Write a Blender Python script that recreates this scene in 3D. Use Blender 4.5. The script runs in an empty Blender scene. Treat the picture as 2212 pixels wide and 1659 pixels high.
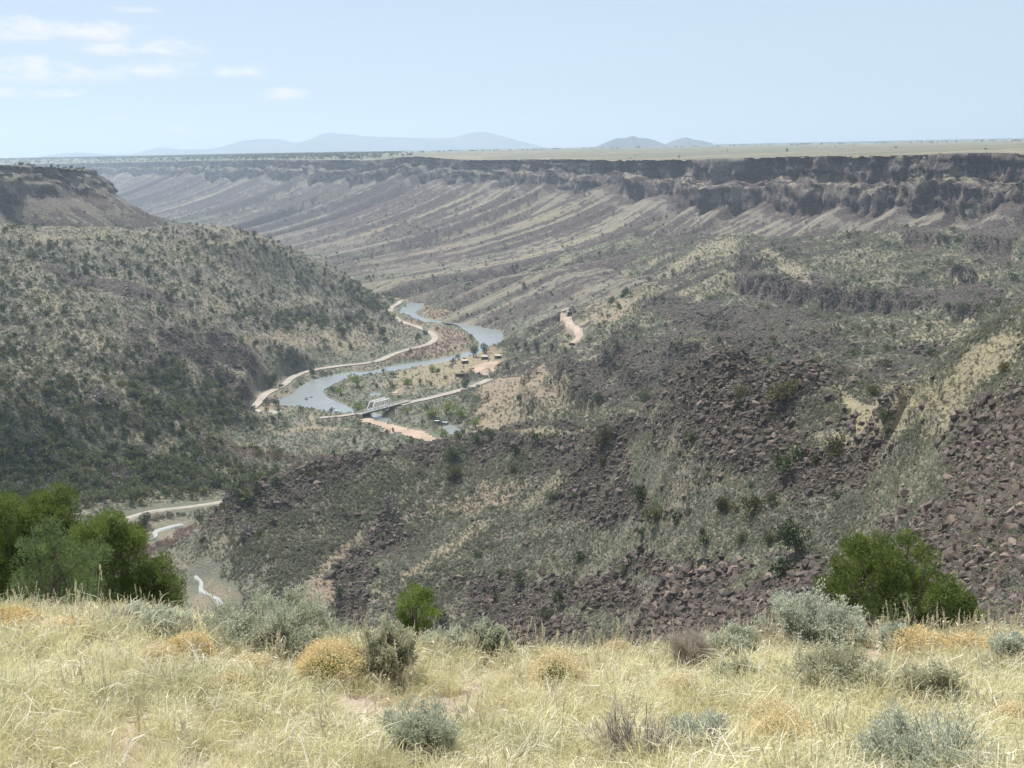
import bpy, math, random
import numpy as np
from mathutils import Matrix, Vector

# ------------------------------------------------------------------ camera, sky, sun, exposure
SC = bpy.context.scene
COL = SC.collection
F, PITCH, ROLL = 1098.0, math.radians(12.1), math.radians(-1.06)
cam_data = bpy.data.cameras.new('camera')
cam = bpy.data.objects.new('camera', cam_data)
COL.objects.link(cam)
cam_data.sensor_width = 36.0
cam_data.lens = 36.0 * F / 1024.0
cam_data.clip_start = 0.05
cam_data.clip_end = 80000.0
RM = Matrix.Rotation(math.pi / 2 - PITCH, 3, 'X') @ Matrix.Rotation(ROLL, 3, 'Z')
cam.matrix_world = RM.to_4x4()
SC.camera = cam
RMN = np.array(RM)

SUN_EL, SUN_AZ = math.radians(60.0), math.radians(-36.0)       # azimuth from straight ahead, minus = left
world = bpy.data.worlds.new('World')
SC.world = world
world.use_nodes = True
sun_data = bpy.data.lights.new('sun', 'SUN')
sun_data.energy = 4.8
sun_data.angle = math.radians(0.6)
sun_data.color = (1.0, 0.955, 0.88)
sun = bpy.data.objects.new('sun', sun_data)
COL.objects.link(sun)
sdir = Vector((math.sin(SUN_AZ) * math.cos(SUN_EL), math.cos(SUN_AZ) * math.cos(SUN_EL), math.sin(SUN_EL)))
sun.rotation_euler = sdir.to_track_quat('Z', 'Y').to_euler()
sun.location = (0, 0, 200)
SC.view_settings.view_transform = 'Standard'
SC.view_settings.look = 'None'
SC.view_settings.exposure = 0.5
SC.view_settings.gamma = 1.0
SC.view_settings.use_curve_mapping = False
SC.render.engine = 'CYCLES'
SC.cycles.use_denoising = True
SC.cycles.max_bounces = 5
SC.cycles.diffuse_bounces = 2
SC.cycles.glossy_bounces = 2
SC.cycles.transmission_bounces = 3
SC.cycles.transparent_max_bounces = 8
SC.cycles.volume_bounces = 1


# ------------------------------------------------------------------ node helpers
def nnode(nt, typ, **kw):
    n = nt.nodes.new(typ)
    for k, v in kw.items():
        if k.startswith('i_'):
            key = k[2:]
            key = int(key) if key.isdigit() else key.replace('_', ' ')
            n.inputs[key].default_value = v
        else:
            setattr(n, k, v)
    return n


def lk(nt, a, b):
    nt.links.new(a, b)


def mathn(nt, op, a, b=None, c=None, clamp=False):
    n = nt.nodes.new('ShaderNodeMath')
    n.operation = op
    n.use_clamp = clamp
    for i, v in enumerate((a, b, c)):
        if v is None:
            continue
        if isinstance(v, (int, float)):
            n.inputs[i].default_value = v
        else:
            nt.links.new(v, n.inputs[i])
    return n.outputs[0]


def mixc(nt, fac, a, b, blend='MIX'):
    n = nt.nodes.new('ShaderNodeMix')
    n.data_type = 'RGBA'
    n.blend_type = blend
    for sock, v in ((n.inputs[0], fac), (n.inputs[6], a), (n.inputs[7], b)):
        if isinstance(v, (int, float)):
            sock.default_value = v
        elif isinstance(v, tuple):
            sock.default_value = v if len(v) == 4 else (*v, 1.0)
        else:
            nt.links.new(v, sock)
    return n.outputs[2]


def noise(nt, vec, scale, detail=3.0, rough=0.55, w=None):
    n = nt.nodes.new('ShaderNodeTexNoise')
    n.inputs['Scale'].default_value = scale
    n.inputs['Detail'].default_value = detail
    n.inputs['Roughness'].default_value = rough
    if vec is not None:
        nt.links.new(vec, n.inputs['Vector'])
    return n.outputs['Fac']


def mrange(nt, v, a, b, lo=0.0, hi=1.0, smooth=True):
    n = nt.nodes.new('ShaderNodeMapRange')
    n.interpolation_type = 'SMOOTHSTEP' if smooth else 'LINEAR'
    for i, x in ((0, v), (1, a), (2, b), (3, lo), (4, hi)):
        if isinstance(x, (int, float)):
            n.inputs[i].default_value = x
        else:
            nt.links.new(x, n.inputs[i])
    return n.outputs[0]


# ------------------------------------------------------------------ world: clear sky with a veil of high cloud
def build_world():
    nt = world.node_tree
    nt.nodes.clear()
    out = nnode(nt, 'ShaderNodeOutputWorld')
    sky = nnode(nt, 'ShaderNodeTexSky', sky_type='NISHITA', sun_disc=False, sun_elevation=SUN_EL,
                sun_rotation=SUN_AZ, altitude=1900.0, air_density=1.0, dust_density=1.2, ozone_density=1.0)
    tc = nnode(nt, 'ShaderNodeTexCoord')
    sep = nnode(nt, 'ShaderNodeSeparateXYZ')
    lk(nt, tc.outputs['Generated'], sep.inputs[0])
    zc = mathn(nt, 'MAXIMUM', sep.outputs[2], 0.03)
    px = mathn(nt, 'DIVIDE', sep.outputs[0], zc)
    py = mathn(nt, 'DIVIDE', sep.outputs[1], zc)
    comb = nnode(nt, 'ShaderNodeCombineXYZ')
    lk(nt, px, comb.inputs[0])
    lk(nt, py, comb.inputs[1])
    # cirrus: long streaks, slightly slanted, on a plane high above
    mp = nnode(nt, 'ShaderNodeMapping')
    mp.inputs['Rotation'].default_value = (0, 0, math.radians(32))
    mp.inputs['Scale'].default_value = (0.19, 0.34, 1.0)
    mp.inputs['Location'].default_value = (3.1, 1.7, 0)
    lk(nt, comb.outputs[0], mp.inputs[0])
    c1 = noise(nt, mp.outputs[0], 1.0, 5.0, 0.5)
    cir = mrange(nt, c1, 0.38, 0.62)
    veil = mathn(nt, 'MULTIPLY_ADD', mathn(nt, 'MULTIPLY', mrange(nt, sep.outputs[2], 0.02, 0.16), 0.95), mrange(nt, sep.outputs[2], 0.02, 0.16, 0.62, 0.12))
    az = mathn(nt, 'ARCTAN2', sep.outputs[0], sep.outputs[1])
    el = mathn(nt, 'ARCSINE', sep.outputs[2])
    # cumulus over the far horizon, flat bases and bumpy tops
    cv = nnode(nt, 'ShaderNodeCombineXYZ')
    lk(nt, mathn(nt, 'MULTIPLY', az, 34.0), cv.inputs[0])
    lk(nt, mathn(nt, 'MULTIPLY', el, 84.0), cv.inputs[1])
    cn = noise(nt, cv.outputs[0], 1.0, 8.0, 0.6)
    wob = mathn(nt, 'MULTIPLY_ADD', cn, 0.5, -0.25)
    tot = None
    shade = None
    for (a0, e0, ra, re) in CLOUDS:
        ra, re = ra * 1.15, re * 1.3
        dx = mathn(nt, 'DIVIDE', mathn(nt, 'SUBTRACT', az, a0), ra)
        dy = mathn(nt, 'DIVIDE', mathn(nt, 'SUBTRACT', el, e0), re)
        dyb = mathn(nt, 'MAXIMUM', dy, mathn(nt, 'MULTIPLY', dy, -2.0))
        r2 = mathn(nt, 'ADD', mathn(nt, 'MULTIPLY', dx, dx), mathn(nt, 'MULTIPLY', dyb, dyb))
        g = mathn(nt, 'SUBTRACT', 1.0, r2)
        g = mathn(nt, 'MULTIPLY_ADD', wob, 10.0, g)
        m = mrange(nt, g, -0.3, 1.7)
        # the underside of a cloud is greyer
        sh = mathn(nt, 'MULTIPLY', m, mrange(nt, mathn(nt, 'MULTIPLY_ADD', wob, 1.4, dy), 0.15, -0.75))
        tot = m if tot is None else mathn(nt, 'MAXIMUM', tot, m)
        shade = sh if shade is None else mathn(nt, 'MAXIMUM', shade, sh)
    bg = nnode(nt, 'ShaderNodeBackground')
    skyc = mixc(nt, 1.0, sky.outputs[0], (0.60, 0.70, 0.84), 'MULTIPLY')
    base = mixc(nt, veil, skyc, VEIL)
    col = mixc(nt, mathn(nt, 'MULTIPLY', tot, 0.9), base, CUM_LIT)
    col = mixc(nt, mathn(nt, 'MULTIPLY', shade, 0.85), col, CUM_SHADE)
    lk(nt, col, bg.inputs[0])
    bg.inputs[1].default_value = 0.1
    lk(nt, bg.outputs[0], out.inputs[0])


VEIL = (5.1, 5.75, 6.3)
CUM_LIT = (6.9, 6.8, 6.65)
CUM_SHADE = (3.7, 4.4, 5.5)


# ------------------------------------------------------------------ pixels to rays; the photo was read at 2212 x 1659
S = 1024.0 / 2212.0


def ray(px, py):
    u, v = np.asarray(px, float) * S, np.asarray(py, float) * S
    c = np.stack([(u - 512) / F, -(v - 384) / F, -np.ones_like(u)], -1)
    return c @ RMN.T


def at(px, py, d=None, z=None):
    """The point of the world a distance d away on the ground (or at height z) that the photograph shows at px, py."""
    r = ray(px, py)
    h = math.hypot(r[0], r[1])
    k = d / h if d is not None else z / r[2]
    return r * k


def proj(p):
    """World points to photograph pixels."""
    c = np.asarray(p) @ RMN
    w = np.where(c[..., 2] > -1e-6, -1e-6, c[..., 2])
    return (512 - F * c[..., 0] / w) / S, (384 + F * c[..., 1] / w) / S


def c4(cx, cy):
    return (224 + cx * 0.12658) / S, (272 + cy * 0.12658) / S


CLOUDS = []
for (px, py, rx, ry) in ((60, 75, 150, 34), (235, 78, 95, 26), (300, 110, 130, 24), (60, 165, 110, 34), (330, 158, 90, 24), (190, 168, 90, 22),
                         (30, 205, 120, 16), (530, 160, 52, 18), (612, 208, 52, 16), (292, 22, 44, 12), (255, 258, 34, 7), (390, 280, 34, 6)):
    r = ray(px, py)
    r2 = ray(px + rx, py)
    r3 = ray(px, py - ry)
    a0, e0 = math.atan2(r[0], r[1]), math.atan2(r[2], math.hypot(r[0], r[1]))
    CLOUDS.append((a0, e0, math.atan2(r2[0], r2[1]) - a0, math.atan2(r3[2], math.hypot(r3[0], r3[1])) - e0))
build_world()


# ------------------------------------------------------------------ numpy noise
def _hash(ix, iy, seed):
    h = (ix.astype(np.int64) * 374761393 + iy.astype(np.int64) * 668265263 + seed * 2147483647) & 0xFFFFFFFF
    h = ((h ^ (h >> 13)) * 1274126177) & 0xFFFFFFFF
    h = h ^ (h >> 16)
    return (h & 0xFFFF).astype(np.float64) / 65535.0


def vnoise(x, y, seed=0):
    xi, yi = np.floor(x), np.floor(y)
    fx, fy = x - xi, y - yi
    fx = fx * fx * fx * (fx * (fx * 6 - 15) + 10)
    fy = fy * fy * fy * (fy * (fy * 6 - 15) + 10)
    a, b = _hash(xi, yi, seed), _hash(xi + 1, yi, seed)
    c, d = _hash(xi, yi + 1, seed), _hash(xi + 1, yi + 1, seed)
    return (a + (b - a) * fx) * (1 - fy) + (c + (d - c) * fx) * fy


def fbm(x, y, octv=4, seed=0, gain=0.5):
    """about -1 .. 1"""
    t, a, s = 0.0, 1.0, 0.0
    ca, sa = math.cos(0.6), math.sin(0.6)
    for o in range(octv):
        t = t + a * (vnoise(x, y, seed + o * 17) * 2 - 1)
        s += a
        a *= gain
        x, y = (x * ca - y * sa) * 2.03 + 11.3, (x * sa + y * ca) * 2.03 - 7.9
    return t / s * 1.6


def ridged(x, y, octv=4, seed=0):
    t, a, s = 0.0, 1.0, 0.0
    for o in range(octv):
        t = t + a * (1 - np.abs(vnoise(x, y, seed + o * 31) * 2 - 1) * 1.6)
        s += a
        a *= 0.5
        x, y = x * 2.07 + 5.1, y * 2.07 + 3.3
    return t / s


def sstep(a, b, x):
    t = np.clip((x - a) / (b - a), 0, 1)
    return t * t * (3 - 2 * t)


# ------------------------------------------------------------------ objects
def tag(o, label=None, cat=None, group=None, kind=None):
    for k, v in (('label', label), ('category', cat), ('group', group), ('kind', kind)):
        if v:
            o[k] = v
    return o


def link(name, data, parent=None, loc=None):
    o = bpy.data.objects.new(name, data)
    COL.objects.link(o)
    if parent is not None:
        o.parent = parent
    if loc is not None:
        o.location = loc
    return o


def np_mesh(name, verts, faces, mat=None, smooth=True, attrs=None, mats=None, fmat=None):
    """verts (n,3); faces: (m,k) array or list of such arrays with different k"""
    me = bpy.data.meshes.new(name)
    fl = faces if isinstance(faces, list) else [faces]
    fl = [np.asarray(f, dtype=np.int64) for f in fl if len(f)]
    verts = np.asarray(verts, dtype=np.float32)
    nl = sum(f.size for f in fl)
    nf = sum(len(f) for f in fl)
    me.vertices.add(len(verts))
    me.vertices.foreach_set('co', verts.ravel())
    me.loops.add(nl)
    me.loops.foreach_set('vertex_index', np.concatenate([f.ravel() for f in fl]).astype(np.int32))
    me.polygons.add(nf)
    tot = np.concatenate([np.full(len(f), f.shape[1], dtype=np.int32) for f in fl])
    start = np.concatenate([[0], np.cumsum(tot)[:-1]]).astype(np.int32)
    me.polygons.foreach_set('loop_start', start)
    try:
        me.polygons.foreach_set('loop_total', tot)
    except Exception:
        pass
    if fmat is not None:
        me.polygons.foreach_set('material_index', np.asarray(fmat, dtype=np.int32))
    for m in (mats or ([mat] if mat else [])):
        me.materials.append(m)
    me.update(calc_edges=True)
    me.polygons.foreach_set('use_smooth', np.full(nf, bool(smooth)))
    for an, (typ, arr) in (attrs or {}).items():
        a = me.attributes.new(an, typ, 'POINT')
        key = {'FLOAT': 'value', 'INT': 'value', 'FLOAT_VECTOR': 'vector', 'FLOAT_COLOR': 'color'}[typ]
        arr = np.asarray(arr, dtype=np.int32 if typ == 'INT' else np.float32)
        a.data.foreach_set(key, arr.ravel())
    me.validate()
    return me


def grid_faces(nr, nc, keep=None):
    i = np.arange(nr - 1)[:, None] * nc + np.arange(nc - 1)[None, :]
    f = np.stack([i, i + 1, i + nc + 1, i + nc], -1).reshape(-1, 4)
    if keep is not None:
        f = f[keep.reshape(-1)]
    return f


def compact(verts, faces, *arrs):
    used = np.unique(faces)
    re = np.full(len(verts), -1, dtype=np.int64)
    re[used] = np.arange(len(used))
    return (verts[used], re[faces]) + tuple(a[used] for a in arrs)


# ------------------------------------------------------------------ terrain material
def terrain_material():
    m = bpy.data.materials.new('scrub_and_basalt')
    m.use_nodes = True
    nt = m.node_tree
    nt.nodes.clear()
    out = nnode(nt, 'ShaderNodeOutputMaterial')
    bs = nnode(nt, 'ShaderNodeBsdfPrincipled')
    bs.inputs['Roughness'].default_value = 0.95
    bs.inputs['Specular IOR Level'].default_value = 0.1
    geo = nnode(nt, 'ShaderNodeNewGeometry')
    at_ = nnode(nt, 'ShaderNodeAttribute', attribute_name='cover')
    sep = nnode(nt, 'ShaderNodeSeparateColor')
    lk(nt, at_.outputs['Color'], sep.inputs[0])
    rock, straw, pink = sep.outputs[0], sep.outputs[1], sep.outputs[2]
    sage = at_.outputs['Alpha']
    P = geo.outputs['Position']
    n_f = noise(nt, P, 1.1, 4.0, 0.65)
    n_m = noise(nt, P, 0.28, 4.0, 0.62)
    n_l = noise(nt, P, 0.05, 3.0, 0.55)
    n_k = noise(nt, P, 0.085, 5.0, 0.68)
    vor = nnode(nt, 'ShaderNodeTexVoronoi')
    vor.inputs['Scale'].default_value = 0.75
    lk(nt, P, vor.inputs['Vector'])
    sepv = nnode(nt, 'ShaderNodeSeparateColor')
    lk(nt, vor.outputs['Color'], sepv.inputs[0])
    soil = mixc(nt, n_l, (0.158, 0.145, 0.125), (0.238, 0.216, 0.178))
    soil = mixc(nt, pink, soil, mixc(nt, n_m, (0.25, 0.185, 0.14), (0.33, 0.255, 0.195)))
    grs = mixc(nt, n_f, (0.24, 0.215, 0.13), (0.37, 0.335, 0.215))
    c = mixc(nt, mathn(nt, 'MULTIPLY', straw, mrange(nt, n_m, 0.25, 0.6)), soil, grs)
    # sage bushes: grey green spots
    sg = mixc(nt, n_f, (0.115, 0.12, 0.092), (0.21, 0.215, 0.16))
    sthr = mathn(nt, 'SUBTRACT', 0.78, mathn(nt, 'MULTIPLY', sage, 0.5))
    sf = mrange(nt, mathn(nt, 'MULTIPLY_ADD', n_k, 0.16, mathn(nt, 'MULTIPLY_ADD', n_m, 0.44, mathn(nt, 'MULTIPLY', n_f, 0.4))), sthr, mathn(nt, 'ADD', sthr, 0.1))
    c = mixc(nt, sf, c, sg)
    # basalt rubble
    rk = mixc(nt, sepv.outputs[0], (0.058, 0.050, 0.050), (0.138, 0.118, 0.112))
    rk = mixc(nt, mathn(nt, 'MULTIPLY', sepv.outputs[1], 0.16), rk, (0.17, 0.115, 0.09))
    rthr = mathn(nt, 'SUBTRACT', 0.90, mathn(nt, 'MULTIPLY', rock, 0.95))
    rf = mrange(nt, mathn(nt, 'MULTIPLY_ADD', n_k, 0.14, mathn(nt, 'MULTIPLY_ADD', n_m, 0.5, mathn(nt, 'MULTIPLY', sepv.outputs[2], 0.36))), rthr, mathn(nt, 'ADD', rthr, 0.22))
    c = mixc(nt, rf, c, rk)
    c = mixc(nt, 1.0, c, mixc(nt, n_k, (0.78, 0.78, 0.80), (1.18, 1.17, 1.15)), 'MULTIPLY')
    lk(nt, c, bs.inputs['Base Color'])
    bump = nnode(nt, 'ShaderNodeBump')
    bump.inputs['Strength'].default_value = 1.0
    bump.inputs['Distance'].default_value = 1.3
    h = mathn(nt, 'ADD', mathn(nt, 'MULTIPLY', n_f, 0.7), mathn(nt, 'MULTIPLY', n_m, 1.2))
    h = mathn(nt, 'ADD', h, mathn(nt, 'MULTIPLY', n_k, 0.6))
    h = mathn(nt, 'ADD', h, mathn(nt, 'MULTIPLY', mathn(nt, 'MULTIPLY', rf, vor.outputs['Distance']), -0.6))
    lk(nt, h, bump.inputs['Height'])
    lk(nt, bump.outputs[0], bs.inputs['Normal'])
    lk(nt, bs.outputs[0], out.inputs[0])
    return m


MT = terrain_material()

# ------------------------------------------------------------------ the land between us and the far wall
CP, CC = [], []          # control points (theta, ln d, z) and their landform


def put(p, cls):
    CP.append((math.atan2(p[0], p[1]), math.log(math.hypot(p[0], p[1])), p[2]))
    CC.append(cls)


def pd(cls, *pts):
    for (x, y, d) in pts:
        put(at(x, y, d=d), cls)


def pz(cls, *pts):
    for (x, y, z) in pts:
        put(at(x, y, z=z), cls)


def az_(cls, *pts):
    """hidden ground: azimuth of the photo column x, distance, height"""
    for (x, d, z) in pts:
        r = ray(x, 1000)
        a = math.atan2(r[0], r[1])
        put((d * math.sin(a), d * math.cos(a), z), cls)


WATER = -180.0
for c in ((80, 1125), (250, 1100), (430, 1112), (300, 965), (540, 830), (800, 755), (1220, 700), (1600, 575), (1670, 530), (1600, 460),
          (1320, 280), (1380, 225), (1300, 150), (1720, 160), (1850, 240), (2000, 340), (1950, 700), (1600, 800), (1200, 850),
          (1100, 960), (1400, 880), (2000, 760), (2100, 700), (1600, 1000), (1900, 920), (1400, 1100), (1300, 1250), (1000, 1200), (700, 1150),
          (1750, 330), (1800, 520), (1500, 650), (1650, 1150), (1550, 1260), (600, 1200)):
    pz('floor', (*c4(*c), -177.8))
pz('floor', (560, 930, -176.5), (700, 940, -177.5), (850, 945, -177.6), (960, 955, -177.6), (1040, 930, -175), (640, 960, -176), (760, 960, -176.5), (500, 930, -174))
az_('floor', (800, 620, -176), (1000, 630, -176), (600, 580, -172))
# creek, lower road
pz('floor', (460, 1300, -153), (430, 1260, -154), (380, 1200, -156), (330, 1165, -158), (400, 1135, -159), (250, 1128, -153), (320, 1106, -155), (400, 1093, -156), (490, 1086, -158))
# scrubby hillside on the far side of the creek
pz('hillside', (0, 1090, -149), (150, 1080, -152), (0, 1000, -139), (200, 1000, -149), (400, 1020, -158), (500, 960, -168))
pd('hillside', (0, 900, 560), (0, 800, 650), (0, 700, 760), (0, 600, 880), (0, 510, 1000), (200, 900, 600), (200, 750, 740), (200, 600, 930), (200, 515, 1060),
   (400, 900, 640), (400, 800, 755), (400, 700, 850), (400, 600, 980), (400, 510, 1120), (500, 850, 750), (600, 720, 965), (600, 620, 1095), (600, 530, 1175), (540, 780, 850), (560, 820, 810),
   (740, 720, 1020), (740, 640, 1140), (740, 588, 1215), (820, 645, 1290), (340, 492, 1150), (560, 518, 1165), (650, 545, 1190), (480, 505, 1150), (640, 770, 905), (700, 690, 1040))
pz('hillside', (845, 700, -175), (560, 860, -174), (880, 735, -176))
az_('hillside', (560, 1420, -176), (700, 1450, -178), (800, 1500, -178), (340, 1450, -165), (200, 1400, -120), (0, 1300, -95), (-300, 1200, -70), (-300, 900, -85), (-300, 600, -115),
    (-300, 420, -130), (100, 1700, -178), (400, 1750, -178), (-300, 1700, -120))
# the stony ridge across the gully
pd('ridge', (490, 1105, 430), (560, 1069, 432), (600, 1049, 440), (700, 994, 458), (780, 984, 470), (850, 979, 478), (1000, 954, 488), (1100, 939, 474), (1180, 927, 450), (1330, 914, 400),
   (1400, 879, 372), (1450, 844, 352), (1500, 809, 338), (1540, 794, 330), (1600, 814, 322), (1640, 844, 318), (1690, 824, 304), (1755, 809, 295), (1800, 859, 282), (1850, 899, 265),
   (1910, 924, 258), (1960, 994, 240))
pd('ridge', (1500, 900, 312), (1500, 1000, 290), (1500, 1150, 262), (1500, 1280, 240), (1500, 1380, 190), (1350, 1000, 375), (1350, 1150, 325), (1350, 1300, 285), (1350, 1380, 255),
   (1200, 1000, 425), (1200, 1150, 365), (1200, 1300, 315), (1200, 1380, 290), (1000, 1050, 440), (1000, 1200, 370), (1000, 1350, 318), (800, 1100, 425), (800, 1250, 362), (800, 1370, 320),
   (650, 1150, 405), (650, 1300, 358), (560, 1180, 395), (1700, 900, 285), (1700, 1000, 265), (1700, 1100, 245), (1700, 1200, 222), (1850, 1000, 245), (1850, 1120, 220))
az_('ridge', (1500, 440, -112), (1700, 420, -105), (1330, 520, -150), (1180, 540, -152), (1000, 570, -163), (1600, 400, -100))
# the scree on our own side of the gully
pd('scree', (1700, 1280, 200), (1700, 1390, 150), (1850, 1250, 165), (1850, 1390, 100), (1960, 1060, 205), (1960, 1150, 165), (1960, 1390, 80), (2050, 950, 195), (2100, 1100, 130),
   (2212, 1100, 105), (2212, 1390, 55), (2212, 900, 160), (2212, 718, 200), (2000, 808, 230), (1930, 850, 245), (2100, 850, 200), (2130, 745, 215))
az_('scree', (2500, 55, -20), (2500, 100, -25), (2500, 200, -16), (2500, 320, -40), (2350, 250, -35))
# our own hill, hidden behind its edge
az_('slope', *[(x, d, z) for x in (-200, 300, 800, 1300, 1800, 2300) for (d, z) in ((9, -5.6), (14, -7.2), (30, -15.0))])
az_('slope', (-200, 60, -31), (300, 60, -33), (800, 60, -33), (1300, 60, -32), (-200, 120, -66), (300, 120, -66), (800, 120, -65), (1300, 110, -58), (-200, 250, -128), (300, 250, -126), (800, 230, -115), (1200, 200, -98),
    (1700, 60, -30))
# rolling lava benches beyond the ridge
pd('bench', (1860, 840, 450), (2000, 790, 480), (2212, 700, 560), (1540, 760, 600), (1200, 870, 640), (1300, 880, 600), (1080, 880, 720), (1200, 800, 720), (1300, 760, 730), (1400, 800, 600),
   (1450, 750, 680), (1500, 700, 740), (1600, 680, 760), (1800, 700, 720), (1700, 780, 560), (2000, 700, 660), (2000, 760, 540), (1240, 690, 950), (1260, 745, 850), (1200, 720, 950),
   (1350, 650, 950), (1400, 640, 940), (1320, 700, 850), (1700, 690, 790), (1900, 680, 800), (1900, 650, 820), (1900, 612, 850), (2150, 690, 740), (2150, 622, 800), (1750, 640, 830),
   (1640, 562, 930), (1600, 620, 900), (1700, 590, 920), (1900, 560, 950), (2150, 560, 900), (1150, 830, 700), (1560, 640, 900))
pz('bench', (1120, 760, -173), (1060, 800, -173), (1050, 845, -172), (1090, 780, -172))
az_('bench', (2212, 300, -62), (2000, 330, -82), (1860, 350, -92), (2500, 450, -80), (2500, 700, -95), (2500, 900, -95))
pd('bench', (1900, 500, 1060), (1600, 500, 1220), (1600, 560, 1040), (1400, 560, 1180), (1400, 500, 1450), (1200, 600, 1230), (2150, 500, 990), (1200, 540, 1500), (1000, 610, 1390), (1050, 680, 1180))
az_('bench', (2150, 1120, -110), (1900, 1260, -115), (1600, 1450, -125), (1400, 1650, -150), (1200, 1800, -160), (1000, 1800, -180), (2150, 1400, -190), (1900, 1700, -190), (1600, 1850, -190), (2500, 1300, -190), (2500, 1800, -200),
    (600, 1850, -185))
CP = np.array(CP)
CLS = ['floor', 'hillside', 'ridge', 'scree', 'slope', 'bench']
CCI = np.array([CLS.index(c) for c in CC])


def tps_fit(P, lam):
    n = len(P)
    d2 = ((P[:, None, :2] - P[None, :, :2]) ** 2).sum(-1)
    K = 0.5 * d2 * np.log(np.maximum(d2, 1e-12)) + lam * np.eye(n)
    Q = np.concatenate([np.ones((n, 1)), P[:, :2]], 1)
    A = np.zeros((n + 3, n + 3))
    A[:n, :n], A[:n, n:], A[n:, :n] = K, Q, Q.T
    b = np.concatenate([P[:, 2], np.zeros(3)])
    return np.linalg.lstsq(A, b, rcond=None)[0]


W_TPS = tps_fit(CP, 4e-5)


def tps(th, L):
    sh = th.shape
    th, L = th.ravel(), L.ravel()
    out = np.empty(len(th))
    n = len(CP)
    for i in range(0, len(th), 20000):
        a, b = th[i:i + 20000], L[i:i + 20000]
        d2 = (a[:, None] - CP[None, :, 0]) ** 2 + (b[:, None] - CP[None, :, 1]) ** 2
        np.maximum(d2, 1e-12, out=d2)
        out[i:i + 20000] = (0.5 * d2 * np.log(d2)) @ W_TPS[:n] + W_TPS[n] + W_TPS[n + 1] * a + W_TPS[n + 2] * b
    return out.reshape(sh)


def nearest_class(th, L):
    out = np.empty(th.size, dtype=np.int64)
    a, b = th.ravel(), L.ravel()
    for i in range(0, len(a), 40000):
        d2 = (a[i:i + 40000, None] - CP[None, :, 0]) ** 2 + (b[i:i + 40000, None] - CP[None, :, 1]) ** 2
        out[i:i + 40000] = CCI[d2.argmin(1)]
    return out.reshape(th.shape)


def polyline(pts, step):
    pts = np.asarray(pts, float)
    seg = np.sqrt((np.diff(pts[:, :2], axis=0) ** 2).sum(1))
    s = np.concatenate([[0], np.cumsum(seg)])
    t = np.arange(0, s[-1], step)
    return np.stack([np.interp(t, s, pts[:, k]) for k in range(pts.shape[1])], 1)


def smooth_line(pts, n):
    """Catmull-Rom through pts"""
    P = np.asarray(pts, float)
    P = np.concatenate([[2 * P[0] - P[1]], P, [2 * P[-1] - P[-2]]])
    out = []
    for i in range(1, len(P) - 2):
        t = np.linspace(0, 1, n, endpoint=False)[:, None]
        a, b, c, d = P[i - 1], P[i], P[i + 1], P[i + 2]
        out.append(0.5 * (2 * b + (c - a) * t + (2 * a - 5 * b + 4 * c - d) * t ** 2 + (3 * b - a - 3 * c + d) * t ** 3))
    out.append(P[-2][None])
    return np.concatenate(out)


def inside(poly, x, y):
    r = np.zeros(x.shape, bool)
    n = len(poly)
    for i in range(n):
        x1, y1 = poly[i]
        x2, y2 = poly[(i + 1) % n]
        if y1 == y2:
            continue
        c = (y1 > y) != (y2 > y)
        r ^= c & (x < (x2 - x1) * (y - y1) / (y2 - y1) + x1)
    return r


def dist_to_line(line, x, y, best=None):
    """distance of points to the samples of a line"""
    sh = x.shape
    x, y = x.ravel(), y.ravel()
    out = np.full(len(x), 1e9)
    arg = np.zeros(len(x), dtype=np.int64)
    for i in range(0, len(x), 60000):
        d2 = (x[i:i + 60000, None] - line[None, :, 0]) ** 2 + (y[i:i + 60000, None] - line[None, :, 1]) ** 2
        k = d2.argmin(1)
        out[i:i + 60000] = np.sqrt(d2[np.arange(len(k)), k])
        arg[i:i + 60000] = k
    return out.reshape(sh), arg.reshape(sh)


# water outlines and roads on the valley floor
RIVER = [(1400, 155), (1560, 165), (1640, 205), (1680, 232), (1600, 245), (1560, 290), (1512, 322), (1560, 357), (1700, 385), (1900, 394), (1990, 388), (2120, 420), (2190, 470), (2215, 520),
         (2185, 565), (2100, 605), (1980, 655), (1840, 692), (1600, 737), (1400, 772), (1250, 797), (1120, 812), (960, 850), (830, 905), (785, 945), (830, 995), (940, 1040), (1010, 1075), (1080, 1090),
         (1180, 1105), (1260, 1140), (1330, 1190), (1270, 1190), (1180, 1150), (1120, 1120), (1000, 1118), (880, 1115), (700, 1078), (560, 1060), (440, 1054), (425, 1010), (530, 970), (600, 900), (700, 855),
         (850, 815), (1000, 790), (1150, 785), (1350, 735), (1600, 700), (1850, 650), (2010, 592), (1990, 535), (1900, 462), (1800, 408), (1560, 392), (1410, 356), (1385, 312), (1440, 250), (1560, 226), (1500, 200)]
POND = [(1715, 1228), (1760, 1205), (1810, 1212), (1880, 1255), (1850, 1290), (1790, 1290), (1745, 1268)]
POOL = [(1140, 968), (1180, 950), (1225, 955), (1265, 975), (1240, 988), (1180, 988)]


def water_poly(cpts, z=WATER):
    return np.array([at(*c4(*c), z=z)[:2] for c in cpts])


RIVER_W, POND_W, POOL_W = water_poly(RIVER), water_poly(POND), water_poly(POOL)


def line_at(pts, z, n=8):
    return smooth_line([at(*p, z=z) for p in pts], n)


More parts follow.
